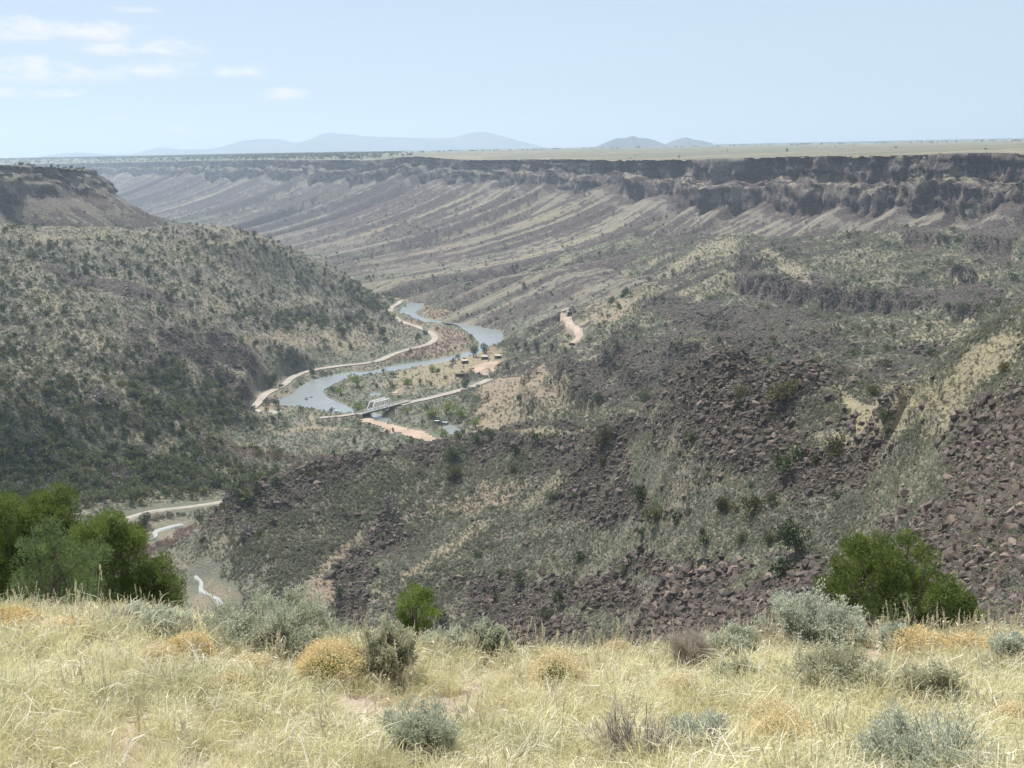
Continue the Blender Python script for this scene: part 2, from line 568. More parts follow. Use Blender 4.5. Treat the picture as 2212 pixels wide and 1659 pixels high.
MAIN_ROAD = line_at([c4(*c) for c in ((1400, 225), (1375, 250), (1322, 282), (1325, 330), (1400, 390), (1520, 430), (1600, 462), (1648, 490), (1665, 530), (1600, 575), (1450, 612), (1330, 652), (1220, 700), (1100, 722),
                                      (950, 737), (800, 757), (650, 787), (540, 832), (470, 892), (330, 962), (260, 1042), (200, 1092), (80, 1128))], -177.4)
SPUR_ROAD = line_at([c4(*c) for c in ((200, 1092), (300, 1105), (440, 1112))], -177.4)
CAMP_ROAD = line_at([c4(*c) for c in ((1390, 1050), (1500, 1022), (1600, 1000), (1700, 975), (1800, 950), (1950, 908), (2050, 868), (2110, 840))], -175.2)
BANK_ROAD = line_at([c4(*c) for c in ((760, 1150), (850, 1143), (980, 1128), (1120, 1103))], -175.6)

# ------------------------------------------------------------------ canyon walls: rim line in plan + profile outward
def wall_profile(o, zr, D, Lt, hc):
    """height at distance o outside the rim: upper cliff, ledge, lower cliff, talus"""
    k = hc / 55.0
    xs = np.array([-1e5, -60, 0, 2.5, 18, 21, 28])
    z = np.interp(o, [0, 3, 20, 24], [0, -23, -28, -55]) * k
    om = Lt * 2.2
    return zr + z - D * (1 - np.exp(-np.maximum(o - 24, 0) / Lt)) - 0.02 * np.maximum(o - 24, 0) - 0.32 * np.maximum(o - om, 0)


RIM = np.array([at(*p[:2], d=p[2]) for p in ((2900, 333, 1000), (2500, 331, 1050), (2212, 331, 1100), (2100, 330, 1145), (2000, 334, 1170), (1900, 336, 1210), (1800, 337, 1270), (1700, 338, 1350), (1600, 341, 1440), (1500, 344, 1550),
                                             (1400, 345, 1670), (1300, 345, 1800), (1225, 344, 1920), (1150, 344, 2070), (1080, 345, 2210), (1000, 345, 2380), (940, 341, 2560), (880, 338, 2720), (800, 346, 2850), (720, 345, 3080),
                                             (600, 345, 3500), (500, 346, 3950), (420, 347, 4350), (300, 350, 5000), (200, 352, 5500), (100, 354, 6000), (-100, 356, 6500), (-400, 356, 6500))])
RIM_D = np.interp(np.arange(len(RIM)), [0, 3, 8, 12, 16, 27], [40, 42, 68, 130, 170, 172])
RIM_L = np.interp(np.arange(len(RIM)), [0, 3, 8, 12, 16, 27], [75, 80, 150, 300, 400, 400])
RIM_H = np.interp(np.arange(len(RIM)), [0, 4, 9, 14, 20, 27], [66, 62, 58, 50, 60, 60])
MESA = np.array([at(*p[:2], d=p[2]) for p in ((-600, 352, 1080), (-300, 353, 1140), (0, 357, 1215), (60, 358, 1240), (110, 360, 1270), (160, 363, 1305), (183, 366, 1335), (192, 366, 1380), (190, 366, 1480), (170, 366, 1700))])


def wall_sheet(name, rim, D, Lt, hc, offs, back, nsamp, seed, prof=None):
    base = np.concatenate([rim, D[:, None], Lt[:, None], hc[:, None]], 1)
    fine = smooth_line(base, 40)
    # columns spread evenly over the view
    th = np.arctan2(fine[:, 0], fine[:, 1])
    dd = np.hypot(fine[:, 0], fine[:, 1])
    seg = np.sqrt((np.diff(fine[:, :2], axis=0) ** 2).sum(1))
    wgt = np.maximum(np.abs(np.diff(th)), seg / 6000.0)
    s = np.concatenate([[0], np.cumsum(wgt)])
    t = np.linspace(0, s[-1], nsamp)
    L = np.stack([np.interp(t, s, fine[:, k]) for k in range(6)], 1)
    sm = np.concatenate([[0], np.cumsum(np.sqrt((np.diff(L[:, :2], axis=0) ** 2).sum(1)))])
    tg = np.gradient(L[:, :2], axis=0)
    nrm = np.stack([tg[:, 1], -tg[:, 0]], 1)
    nrm /= np.linalg.norm(nrm, axis=1)[:, None]
    if (nrm * -L[:, :2]).sum() < 0:
        nrm = -nrm
    # smooth normals a little
    kw = np.exp(-0.5 * (np.arange(-180, 181) / (70.0 if prof is None else 9.0)) ** 2)
    kw /= kw.sum()
    nrm = np.stack([np.convolve(np.pad(nrm[:, c], 180, mode='edge'), kw, 'valid') for c in (0, 1)], 1)
    nrm /= np.linalg.norm(nrm, axis=1)[:, None]
    S2 = sm[:, None] + 0 * offs[None]
    O2 = offs[None] + 0 * S2
    if prof is None:
        omax = L[:, 4][:, None] * 3.0 + 60
        O2 = np.where(O2 > 60, 60 + (O2 - 60) * (omax - 60) / (offs[-1] - 60), O2)
    # jagged rim: bays and buttresses
    bay = 20 * fbm(S2 / 150, 0 * S2 + seed, 4, seed) + 7 * fbm(S2 / 26, O2 / 60 + seed, 3, seed + 5)
    chim = ridged(S2 / 7.0, O2 / 26 + 3.1, 3, seed + 9)
    cliff = sstep(-6, 1, O2) * (1 - sstep(22, 34, O2))
    zr = L[:, 2][:, None]
    hscale = L[:, 5][:, None] * (1 + 0.30 * fbm(S2 / 70, 0 * S2 + 7.7, 3, seed + 21) + 0.12 * cliff * fbm(S2 / 9, O2 / 5, 3, seed + 22))
    if prof is None:
        z = wall_profile(O2, zr, L[:, 3][:, None], L[:, 4][:, None], hscale)
        # talus cones climbing the lower cliff
        z = np.maximum(z, zr - hscale * (0.84 + 0.22 * fbm(S2 / 60, 0 * S2 + 3.3, 2, seed + 31)) - 0.55 * np.maximum(O2 - 6, 0) + np.where(O2 < 14, -100, 0))
    else:
        z = zr + np.interp(O2, prof[0], prof[1]) * (1 + 0.18 * fbm(S2 / 60, 0 * S2 + 7.7, 2, seed + 21))
    tal = sstep(24, 60, O2)
    gul = ridged(S2 / 46 + 0.09 * fbm(S2 / 40, O2 / 90, 2, seed + 2), O2 / 900, 3, seed + 13)
    z = z + tal * (1.8 * gul - 0.9 + (0.8 * fbm(S2 / 14, O2 / 60, 3, seed + 15) + 0.3 * fbm(S2 / 5, O2 / 9, 3, seed + 16)) * (1 - 0.75 * sstep(90, 330, O2)))
    rel = (1 - sstep(-4, 0, O2))
    z = z - rel * 2.0 * np.abs(fbm(S2 / 20, O2 / 20, 2, seed + 3))
    osh = O2 + bay * (0.12 + 0.88 * cliff) + cliff * ((chim - 0.5) * 5.0 + 2.2 * (ridged(S2 / 3.3, O2 / 40, 2, seed + 93) - 0.5) + 3.2 * fbm(S2 / 17, z / 7, 4, seed + 91) + 1.8 * fbm(S2 / 40, z / 2.5, 2, seed + 92))
    x = L[:, 0][:, None] + nrm[:, 0][:, None] * osh
    y = L[:, 1][:, None] + nrm[:, 1][:, None] * osh
    V = np.stack([x, y, z], -1)
    return V, S2, O2, cliff, tal, gul, L, nrm, sm


def wall_cover(S2, O2, cliff, tal, seed, strawk=1.0, far_=0.0):
    st = fbm(S2 / 9.5 + 0.12 * fbm(S2 / 60, O2 / 120, 2, seed), O2 / 520, 4, seed + 40)
    st2 = fbm(S2 / 60, O2 / 120, 3, seed + 50)
    up = 1 - sstep(40, 330, O2)
    rock = cliff * 0.98 + tal * np.clip(0.80 - 0.85 * st - 0.4 * st2, 0.12, 0.95)
    rock = np.maximum(rock, 0.95 * sstep(-3, 2, O2) * (1 - sstep(28, 44, O2 + 9 * st)))
    ledge = np.exp(-((O2 - 13) / 6.0) ** 2) * sstep(-0.1, 0.5, fbm(S2 / 25, O2 / 10, 3, seed + 61))
    rock = rock + tal * 0.50 * fbm(S2 / 4.5, O2 / 7, 3, seed + 65)
    rock = rock - 0.6 * ledge - 0.55 * cliff * sstep(0.25, 0.7, fbm(S2 / 35, O2 / 1.6, 3, seed + 63))
    straw = tal * np.clip(-0.08 + 0.95 * st + 0.4 * st2 * up + 0.2 * fbm(S2 / 4, O2 / 6, 2, seed + 66), 0, 0.75) * strawk + (O2 < 0) * 0.85 + ledge * 0.5
    sage = tal * np.clip(0.62 - 0.45 * st + 0.5 * fbm(S2 / 40, O2 / 60, 3, seed + 70), 0, 1) * (1 - 0.3 * up) + (O2 < 0) * 0.35
    rock = rock - 0.5 * cliff * sstep(0.05, 0.55, fbm(S2 / 4.5, O2 * 0.45, 3, seed + 64)) + tal * 0.16 * far_
    straw = straw * (1 - 0.55 * far_) * (1 - 0.5 * np.exp(-((O2 - 45) / 32.0) ** 2) * (O2 > 20))
    low_ = 1 - 0.55 * sstep(150, 420, O2)
    rock, straw = 0.30 * (1 - low_) + rock * low_, straw * low_
    pink = tal * np.clip(0.5 * fbm(S2 / 45, O2 / 100, 3, seed + 80) - 0.12, 0, 1)
    return np.clip(np.stack([rock, straw, pink, sage], -1), 0, 1)


offs = np.concatenate([-np.geomspace(500, 4, 14), [-2, -1, 0], np.linspace(0.6, 3.4, 12), np.linspace(4.5, 18, 9), np.linspace(19, 25, 12), np.linspace(27, 60, 16), np.linspace(62, 300, 60), np.linspace(305, 900, 60)])
WV, wS, wO, wcl, wtal, wgul, wL, wN, wsm = wall_sheet('canyon_wall', RIM, RIM_D, RIM_L, RIM_H, offs, 0, 1050, 3)
wcov = wall_cover(wS, wO, wcl, wtal, 3, 1.0, sstep(1500, 3600, np.hypot(WV[..., 0], WV[..., 1])))


def wall_z_at(x, y):
    """smooth canyon wall height under plan points, and signed offset from the rim (plus = canyon side)"""
    d, k = dist_to_line(wL[::4, :2], x, y)
    k = np.minimum(k * 4, len(wL) - 1)
    o = (x - wL[k, 0]) * wN[k, 0] + (y - wL[k, 1]) * wN[k, 1]
    o = np.where(o >= 0, np.maximum(d, o), -d)
    return wall_profile(o, wL[k, 2], wL[k, 3], wL[k, 4], wL[k, 5]), o


moffs = np.concatenate([-np.geomspace(900, 4, 14), [-2, -1, 0], np.linspace(1, 8, 10), np.linspace(10, 60, 26), np.linspace(63, 260, 50)])
MPROF = ([0, 3, 12, 22, 28, 46, 90, 200, 260], [0, -6, -13, -22, -31, -48, -76, -112, -150])
n7 = np.ones(len(MESA))
MV, mS, mO, mcl, mtal, mgul, mL, mN, msm = wall_sheet('mesa', MESA, n7, n7, n7 * 40, moffs, 0, 420, 77, prof=MPROF)
mcov = wall_cover(mS, mO, mcl * 0.5, mtal, 77, 0.5)
mcov[..., 0] -= 0.45 * sstep(-3, 2, mO) * (1 - sstep(28, 44, mO)) * sstep(-0.35, 0.25, fbm(mS / 28, mO / 7, 3, 78))
mcov[..., 3] += 0.35 * mcl + 0.3 * mtal
mcov[..., 0] += mtal * 0.25 * fbm(mS / 9, mO / 9, 3, 79)
mcov[..., 0] = np.clip(mcov[..., 0] + 0.12 * mtal, 0, 1)
mcov[..., 3] = np.clip(mcov[..., 3] + 0.25 * mtal, 0, 1)
mcov[..., 2] = np.clip(mcov[..., 2] + 0.22 * mtal, 0, 1)

# ------------------------------------------------------------------ near land grid (angle x distance, finer where we look)
NTH = 900
TH = np.linspace(math.radians(-34), math.radians(34.5), NTH)
LD = np.concatenate([np.linspace(math.log(11), math.log(50), 24, endpoint=False), np.linspace(math.log(50), math.log(600), 390, endpoint=False), np.linspace(math.log(600), math.log(1800), 250)])
NL = len(LD)
T2, L2 = np.meshgrid(TH, LD)          # (NL, NTH)
D2 = np.exp(L2)
X2, Y2 = D2 * np.sin(T2), D2 * np.cos(T2)
tps_c = tps(T2[::3, ::3], L2[::3, ::3])


def up3(a, n0, n1):
    i = np.clip(np.arange(n0) / 3.0, 0, a.shape[0] - 1.001)
    j = np.clip(np.arange(n1) / 3.0, 0, a.shape[1] - 1.001)
    i0, j0 = i.astype(int), j.astype(int)
    fi, fj = (i - i0)[:, None], (j - j0)[None]
    r0 = a[i0] * (1 - fi) + a[i0 + 1] * fi
    return r0[:, j0] * (1 - fj) + r0[:, j0 + 1] * fj


Z2 = up3(tps_c, NL, NTH)
CL = up3(nearest_class(T2[::3, ::3], L2[::3, ::3]).astype(float), NL, NTH)
CL = nearest_class(T2[::3, ::3], L2[::3, ::3])[np.minimum(np.round(np.arange(NL) / 3).astype(int), tps_c.shape[0] - 1)][:, np.minimum(np.round(np.arange(NTH) / 3).astype(int), tps_c.shape[1] - 1)]
PU, PV = proj(np.stack([X2, Y2, Z2], -1))


def blob(cx, cy, rx, ry, ang=0.0, dlim=None, soft=0.9):
    """a patch of land, read off the photograph, on the ground it lies on (within dlim metres)"""
    a = math.radians(ang)
    wob = 0.55 * BW
    dx, dy = PU - cx, PV - cy
    ex = (dx * math.cos(a) + dy * math.sin(a)) / rx
    ey = (-dx * math.sin(a) + dy * math.cos(a)) / ry
    g = 1 - np.sqrt(ex * ex + ey * ey) + wob
    m = sstep(-soft * 0.5, soft * 0.5, g)
    if dlim:
        m = m * (D2 > dlim[0]) * (D2 < dlim[1])
    return m


BW = fbm(X2 / (0.05 * D2 ** 0.8 + 6), Y2 / (0.05 * D2 ** 0.8 + 6), 4, 90)
is_floor = (CL == 0).astype(float)
for _ in range(6):
    is_floor[1:-1, 1:-1] = (is_floor[:-2, 1:-1] + is_floor[2:, 1:-1] + is_floor[1:-1, :-2] + is_floor[1:-1, 2:] + is_floor[1:-1, 1:-1]) / 5

# rock outcrops: rough ground
N_big = fbm(X2 / 60, Y2 / 60, 4, 4)
N_mid = fbm(X2 / 17, Y2 / 17, 4, 14)
N_sml = fbm(X2 / 5, Y2 / 5, 4, 24)
rocky = np.zeros_like(Z2)
ROCKS = [(1560, 850, 110, 70, 10, (200, 480)), (1640, 960, 200, 70, 22, (180, 480)), (1760, 1010, 130, 50, 10, (180, 480)), (1740, 825, 70, 40, 10, (180, 480)), (1880, 960, 80, 60, 30, (180, 480)),
         (1250, 1000, 70, 110, -50, (200, 520)), (1150, 960, 260, 26, -6, (200, 560)), (900, 975, 160, 18, -2, (200, 560)), (720, 1010, 120, 20, -18, (300, 560)), (1300, 1090, 120, 45, 20, (200, 520)),
         (1250, 1290, 260, 40, 6, (150, 420)), (1100, 1330, 130, 50, 8, (150, 420)), (1500, 1240, 160, 30, 4, (150, 420)), (820, 1170, 50, 40, 0, (200, 420)), (760, 1250, 60, 60, 20, (200, 420)),
         (1250, 820, 180, 60, -4, (480, 900)), (1400, 790, 170, 60, 0, (480, 900)), (1620, 720, 180, 60, 6, (480, 900)), (1430, 665, 90, 40, 10, (700, 1000)), (1850, 650, 200, 22, 4, (600, 1100)),
         (2080, 640, 160, 40, 0, (600, 1100)), (1630, 600, 70, 40, -10, (700, 1100)), (1900, 800, 90, 18, 0, (350, 800)), (2060, 740, 120, 20, -6, (350, 900)), (1480, 470, 90, 24, 4, (900, 1500)), (1700, 620, 90, 40, 20, (700, 1100)),
         (420, 760, 150, 50, 8, (500, 1100)), (260, 620, 160, 22, 12, (500, 1100)), (520, 830, 100, 30, 20, (500, 1100)), (1090, 525, 70, 14, 4, (1200, 1800)), (2120, 480, 110, 60, 20, (800, 1200)), (1950, 480, 120, 40, 30, (800, 1200))]
for (cx, cy, rx, ry, an, dl) in ROCKS:
    rocky = np.maximum(rocky, blob(cx, cy, rx, ry, an, dl))
scree = (CL == 3).astype(float)
sc_m = np.maximum.reduce([blob(2120, 1150, 190, 330, 28, (40, 260)), blob(1650, 1320, 320, 85, -8, (60, 260)), blob(2150, 950, 120, 120, -40, (40, 260)), blob(2100, 1330, 260, 120, 0, (30, 260))])
sc_m = sc_m * (1 - blob(2010, 865, 170, 62, -30, (100, 320))) * (1 - 0.9 * blob(1990, 1010, 50, 90, -30, (100, 320)))
rocky_all = np.maximum(rocky, sc_m)
amp = np.clip(D2 / 420, 0.15, 1.7) * (1 - 0.93 * is_floor)
ledges = (CL == 5) & (rocky > 0.2) & (D2 > 560)
Zt = Z2 + amp * (2.2 * N_big + 1.0 * N_mid) * (1 - 0.6 * (CL == 4)) + rocky * np.clip(D2 / 420, 0.2, 1.3) * (2.4 * ridged(X2 / 16, Y2 / 16, 4, 41) - 1.0 + 1.1 * N_sml) + 0.35 * N_sml * amp + (0.42 * fbm(X2 / 2.6, Y2 / 2.6, 3, 29) * np.clip(D2 / 300, 0.25, 1.2)) * (1 - 0.9 * is_floor)
# crags standing on the ridge crest
for (px, py, d0, hh, rad) in ((1540, 790, 330, 7, 16), (1500, 812, 337, 4, 12), (1590, 815, 324, 4.5, 14), (1755, 808, 296, 5, 11), (1690, 822, 305, 3.5, 12), (1640, 840, 318, 2.5, 12), (1640, 930, 300, 4, 18), (1580, 900, 312, 4, 16), (1890, 960, 250, 5, 13), (1940, 985, 244, 4, 10),
                              (1250, 925, 425, 4, 20), (1120, 930, 470, 3.5, 18), (900, 965, 482, 4, 20), (760, 985, 468, 4, 16), (620, 1040, 442, 5, 18), (520, 1085, 432, 5, 16), (1400, 880, 372, 3, 14), (1290, 1010, 380, 4, 16)):
    q = at(px, py, d=d0)
    g2 = ((X2 - q[0]) ** 2 + (Y2 - q[1]) ** 2) / rad ** 2
    m = np.exp(-g2)
    Zt += m * (0.45 * hh - 0.8) * (0.75 + 0.5 * ridged(X2 / 9, Y2 / 9, 3, 44))
    rocky_all = np.maximum(rocky_all, np.clip(m * 1.3, 0, 1))
# gullies running down the long slopes
Zt += (CL == 1) * amp * 2.5 * (ridged(X2 / 110 + Y2 / 300, Y2 / 420 - X2 / 700, 3, 52) - 0.55)
# step the lava benches
stp = 17.0
qz = Zt / stp + 0.35 * fbm(X2 / 120, Y2 / 120, 2, 63)
tz = (np.floor(qz) + sstep(0.28, 0.62, qz - np.floor(qz)) - 0.35 * fbm(X2 / 120, Y2 / 120, 2, 63)) * stp
Zt = Zt + (tz - Zt) * np.clip(rocky * 1.2, 0, 1) * ((CL == 5) & (D2 > 600)) * 0.75

# level the roads, sink the water
for line, hw in ((MAIN_ROAD, 4.2), (SPUR_ROAD, 6.0), (CAMP_ROAD, 3.5), (BANK_ROAD, 3.0)):
    sel = (D2 > 560) & (D2 < 1500) & (T2 < math.radians(8)) & (T2 > math.radians(-20))
    dl, k = dist_to_line(line, X2[sel], Y2[sel])
    w = 1 - sstep(hw, hw * 3.0, dl)
    zz = Zt[sel]
    Zt[sel] = zz * (1 - w) + (line[k, 2] - 0.5) * w
sd_all = np.full_like(Z2, 1e3)
valley = (D2 > 520) & (D2 < 1700) & (T2 < math.radians(9)) & (T2 > math.radians(-20))
wet = np.zeros_like(Z2)
bank = np.zeros_like(Z2)
for poly in (RIVER_W, POND_W, POOL_W):
    ring = polyline(np.concatenate([np.c_[poly, poly[:, :1] * 0], np.c_[poly[:1], [[0.0]]]]), 3.0)
    xs, ys = X2[valley], Y2[valley]
    ins = inside(poly, xs, ys)
    dl, _ = dist_to_line(ring, xs, ys)
    sd = np.where(ins, -dl, dl)
    sd_all[valley] = np.minimum(sd_all[valley], sd)
zz, sd = Zt[valley], sd_all[valley]
w = 1 - sstep(1.0, 9.0, sd)
tgt = WATER + np.clip(sd * 0.35 - 0.1, -3, 1.6)
Zt[valley] = np.where(sd < 9, zz * (1 - w) + tgt * w, np.maximum(zz, WATER + 0.9))
wet[valley] = (sd < 0) * 1.0
bank[valley] = 1 - sstep(0, 14, np.abs(sd))

# ------------------------------------------------------------------ land cover
PU, PV = proj(np.stack([X2, Y2, Zt], -1))
gx = np.gradient(Zt, axis=0) / np.gradient(D2, axis=0)
cov_n = fbm(X2 / 40, Y2 / 40, 4, 71)
cov_n2 = fbm(X2 / 11, Y2 / 11, 3, 72)
rock = np.clip(0.33 + 0.30 * cov_n + 0.2 * cov_n2, 0.05, 0.6)
straw = np.clip(0.24 - 0.35 * cov_n, 0, 1)
sage = np.clip(0.8 + 0.3 * cov_n2, 0, 1)
pink = np.clip(0.25 * fbm(X2 / 70, Y2 / 70, 3, 73), 0, 1) * 0.6
rock = np.where(CL == 1, rock * 0.7 + 0.04, rock)
sage = np.where(CL == 1, sage * 0.7, sage)
straw = np.where(CL == 1, straw - 0.03, straw)
straw = np.where(CL == 5, straw + 0.15, straw)
rock = np.maximum(rock, rocky_all * 0.92 + 0.1 * N_sml)
sage = sage * (1 - 0.6 * rocky_all)
straw = straw * (1 - 0.7 * rocky_all)


def paint(cx, cy, rx, ry, ang, dlim, r=None, s=None, p=None, g=None, k=1.0):
    m = blob(cx, cy, rx, ry, ang, dlim) * k
    global rock, straw, pink, sage
    if r is not None:
        rock = rock + (r - rock) * m
    if s is not None:
        straw = straw + (s - straw) * m
    if p is not None:
        pink = pink + (p - pink) * m
    if g is not None:
        sage = sage + (g - sage) * m


NEAR, MID, FAR = (40, 330), (300, 1000), (500, 1800)
# yellow grass on the gully's sides, bare clay banks, dry meadows
for a in ((2010, 870, 190, 70, -30, NEAR, 0.14, 0.8, 0.15, 0.40), (1960, 1010, 70, 60, -40, NEAR, 0.16, 0.6, 0.0, 0.6), (2130, 770, 70, 40, -20, NEAR, 0.1, 0.9, 0.3, 0.25), (1845, 880, 70, 22, 40, NEAR, 0.05, 0.95, 0.3, 0.2), (1950, 925, 80, 25, -20, NEAR, 0.1, 0.85, 0.0, 0.4),
          (1780, 950, 60, 30, 10, NEAR, 0.12, 0.8, 0.0, 0.5), (1500, 1190, 150, 30, 5, NEAR, 0.12, 0.62, 0, 0.7), (1340, 1170, 90, 24, -20, (150, 420), 0.12, 0.6, 0, 0.7), (1170, 935, 60, 8, 0, (420, 520), 0.0, 1.0, 0, 0.1),
          (1020, 1080, 120, 30, -18, (300, 520), 0.15, 0.3, 0.5, 0.45), (930, 1210, 140, 13, -34, (300, 520), 0.1, 0.6, 0.3, 0.4), (740, 1190, 80, 12, -45, (300, 520), 0.1, 0.5, 0.5, 0.3), (690, 1290, 52, 26, -42, (300, 420), 0.0, 0.1, 1.0, 0.05),
          (1190, 1050, 60, 20, -40, (300, 520), 0.15, 0.6, 0.2, 0.4), (1130, 850, 80, 70, -30, (500, 800), 0.2, 0.3, 0.7, 0.35), (1060, 870, 40, 60, 20, (500, 800), 0.1, 0.3, 0.8, 0.3), (1180, 890, 110, 30, 0, (500, 800), 0.2, 0.4, 0.4, 0.5),
          (2000, 715, 150, 26, 3, FAR, 0.08, 0.95, 0.1, 0.35), (2080, 600, 100, 8, -4, FAR, 0.05, 1.0, 0.1, 0.2), (1690, 570, 60, 14, 28, FAR, 0.05, 1.0, 0.1, 0.2), (1450, 600, 200, 16, -28, FAR, 0.1, 0.8, 0.1, 0.4),
          (1310, 670, 50, 30, 0, FAR, 0.05, 0.5, 0.6, 0.25), (1150, 640, 60, 16, -4, FAR, 0.05, 0.9, 0.2, 0.3), (660, 735, 110, 16, 2, FAR, 0.1, 0.35, 0.45, 0.35), (100, 520, 60, 8, 2, FAR, 0.0, 0.6, 0.3, 0.3), (480, 525, 60, 6, 0, FAR, 0.0, 0.9, 0.1, 0.3),
          (740, 750, 24, 6, 0, FAR, 0.0, 0.9, 0.2, 0.1), (1530, 620, 60, 20, -20, FAR, 0.1, 0.8, 0, 0.4), (1480, 560, 190, 12, -30, FAR, 0.1, 0.8, 0, 0.35), (1850, 560, 140, 22, 0, FAR, 0.3, 0.5, 0, 0.6)):
    paint(*a[:6], r=a[6], s=a[7], p=a[8], g=a[9])
floor_m = sstep(0.3, 0.8, is_floor) * (D2 > 500)
rock = rock * (1 - 0.8 * floor_m)
straw = straw + (0.45 - straw) * 0.6 * floor_m
# the meadow at the camp ground, the tracks and the sand bar's edge
for (cx, cy, rx, ry, an, r, s_, p, g) in ((1850, 730, 320, 110, -14, 0.0, 0.8, 0.55, 0.28), (2050, 690, 160, 50, -10, 0.0, 0.5, 0.8, 0.12), (1500, 850, 200, 60, -10, 0.02, 0.7, 0.4, 0.4), (1380, 935, 40, 24, -20, 0.0, 0.1, 1.0, 0.0),
                                          (700, 1180, 70, 14, 70, 0, 0.6, 0.8, 0.1), (820, 1240, 200, 9, 2, 0, 0.6, 0.8, 0.1), (600, 1240, 130, 9, -10, 0, 0.6, 0.6, 0.1), (340, 1075, 60, 20, -20, 0, 0.6, 0.4, 0.3), (900, 1160, 70, 12, 4, 0, 0.3, 0.8, 0.2)):
    px, py = c4(cx, cy)
    paint(px, py, rx * 0.2734, ry * 0.2734, an, (550, 1400), r=r, s=s_, p=p, g=g)
# willow flats: reddish
WILLOW = [(1690, 310, 150, 75, 0), (1420, 185, 130, 30, 20), (1820, 530, 200, 60, 12), (1650, 620, 250, 55, -16), (1480, 410, 90, 30, 10), (1720, 470, 120, 40, 20), (1250, 140, 80, 22, 10), (1350, 690, 160, 26, -14)]
CREEKSIDE = [(350, 1165, 70, 22, -20), (440, 1280, 46, 26, 40), (300, 1135, 60, 14, -10), (560, 960, 110, 40, 10)]
will = np.zeros_like(Z2)
for (cx, cy, rx, ry, an) in WILLOW:
    px, py = c4(cx, cy)
    will = np.maximum(will, blob(px, py, rx * 0.2734, ry * 0.2734, an, (600, 1700)))
for (cx, cy, rx, ry, an) in CREEKSIDE:
    will = np.maximum(will, 0.4 * blob(cx, cy, rx, ry, an, (330, 640)))
pink = np.clip(pink + 0.75 * will, 0, 1)
sage = sage * (1 - 0.4 * will)
straw = straw * (1 - 0.5 * will)
rock = np.maximum(rock, 0.12 * will)
# the same long streaks as on the canyon wall run down the benches below it
sk_s, sk_o = -0.35 * X2 + 0.93 * Y2, 0.93 * X2 + 0.35 * Y2
skn = fbm(sk_s / 14 + 0.2 * fbm(X2 / 60, Y2 / 60, 2, 95), sk_o / 380, 4, 96)
skm = ((CL == 5) | (CL == 0)) * sstep(780, 1000, D2) * (T2 > -0.02) * (1 - rocky_all)
rock = rock + skm * np.clip(0.22 - 0.75 * skn, -0.15, 0.6)
straw = straw + skm * np.clip(0.7 * skn - 0.05, -0.3, 0.5)
straw = np.where((CL == 5) & (D2 > 450), np.minimum(straw, 0.62), straw)
COVER = np.clip(np.stack([rock, straw, pink, sage], -1), 0, 1)

# ------------------------------------------------------------------ cut the sheets where one lies over the other and link them
far = D2 > 700
wz2 = np.full_like(Z2, -1e4)
wo2 = np.full_like(Z2, 1e4)
wz2[far], wo2[far] = wall_z_at(X2[far], Y2[far])
gap = Zt - wz2
Zt = np.where((D2 > 900) & (wo2 > 0) & (CL == 5), Zt - 9 * (1 - sstep(2, 20, gap)), Zt)
below = (Zt < wz2 - 9) | (wo2 < 25)
hid = below[:-1, :-1] & below[1:, :-1] & below[:-1, 1:] & below[1:, 1:]
keep = ~hid
NV = np.stack([X2, Y2, Zt], -1).reshape(-1, 3)
fcl = CL[:-1, :-1]
names = {'floor': 'valley_floor', 'hillside': 'hillside', 'ridge': 'rocky_ridge', 'scree': 'scree_slope', 'slope': 'steep_slope', 'bench': 'lava_terraces'}
LAND = {}
for i, c in enumerate(CLS):
    fs = grid_faces(NL, NTH, keep & (fcl == i))[:, ::-1]
    v, f, cv = compact(NV, fs, COVER.reshape(-1, 4))
    me = np_mesh(names[c], v, f, MT, True, {'cover': ('FLOAT_COLOR', cv)})
    LAND[c] = tag(link(names[c], me), kind='structure')


def near_z(x, y):
    """height of the near land under plan points"""
    th, L = np.arctan2(x, y), np.log(np.hypot(x, y))
    j = np.clip((th - TH[0]) / (TH[1] - TH[0]), 0, NTH - 1.001)
    i = np.clip(np.interp(L, LD, np.arange(NL)), 0, NL - 1.001)
    i0, j0 = i.astype(int), j.astype(int)
    fi, fj = i - i0, j - j0
    return (Zt[i0, j0] * (1 - fi) + Zt[i0 + 1, j0] * fi) * (1 - fj) + (Zt[i0, j0 + 1] * (1 - fi) + Zt[i0 + 1, j0 + 1] * fi) * fj


def hit(px, py, dmin=20.0, dmax=1750.0):
    """where the sight line of a photo pixel meets the near land"""
    r = ray(px, py)
    h = math.hypot(r[0], r[1])
    d = np.exp(np.linspace(math.log(dmin), math.log(dmax), 1500))
    x, y, zr = r[0] / h * d, r[1] / h * d, r[2] / h * d
    zn = near_z(x, y)
    k = np.nonzero(zn >= zr)[0]
    k = k[0] if len(k) else len(d) - 1
    return np.array([x[k], y[k], zn[k]])


def sheet(name, V, cov):
    nr, nc = V.shape[:2]
    f = grid_faces(nr, nc)
    v = V.reshape(-1, 3)
    a = v[f]
    nz = np.cross(a[:, 1] - a[:, 0], a[:, 3] - a[:, 0])[:, 2]
    if np.median(nz) < 0:
        f = f[:, ::-1]
    me = np_mesh(name, v, f, MT, True, {'cover': ('FLOAT_COLOR', cov.reshape(-1, 4))})
    return tag(link(name, me), kind='structure')


# hide the parts of the walls that lie deep under the near land
canyon_wall = sheet('canyon_wall', WV, wcov)
mesa = sheet('mesa', MV, mcov)

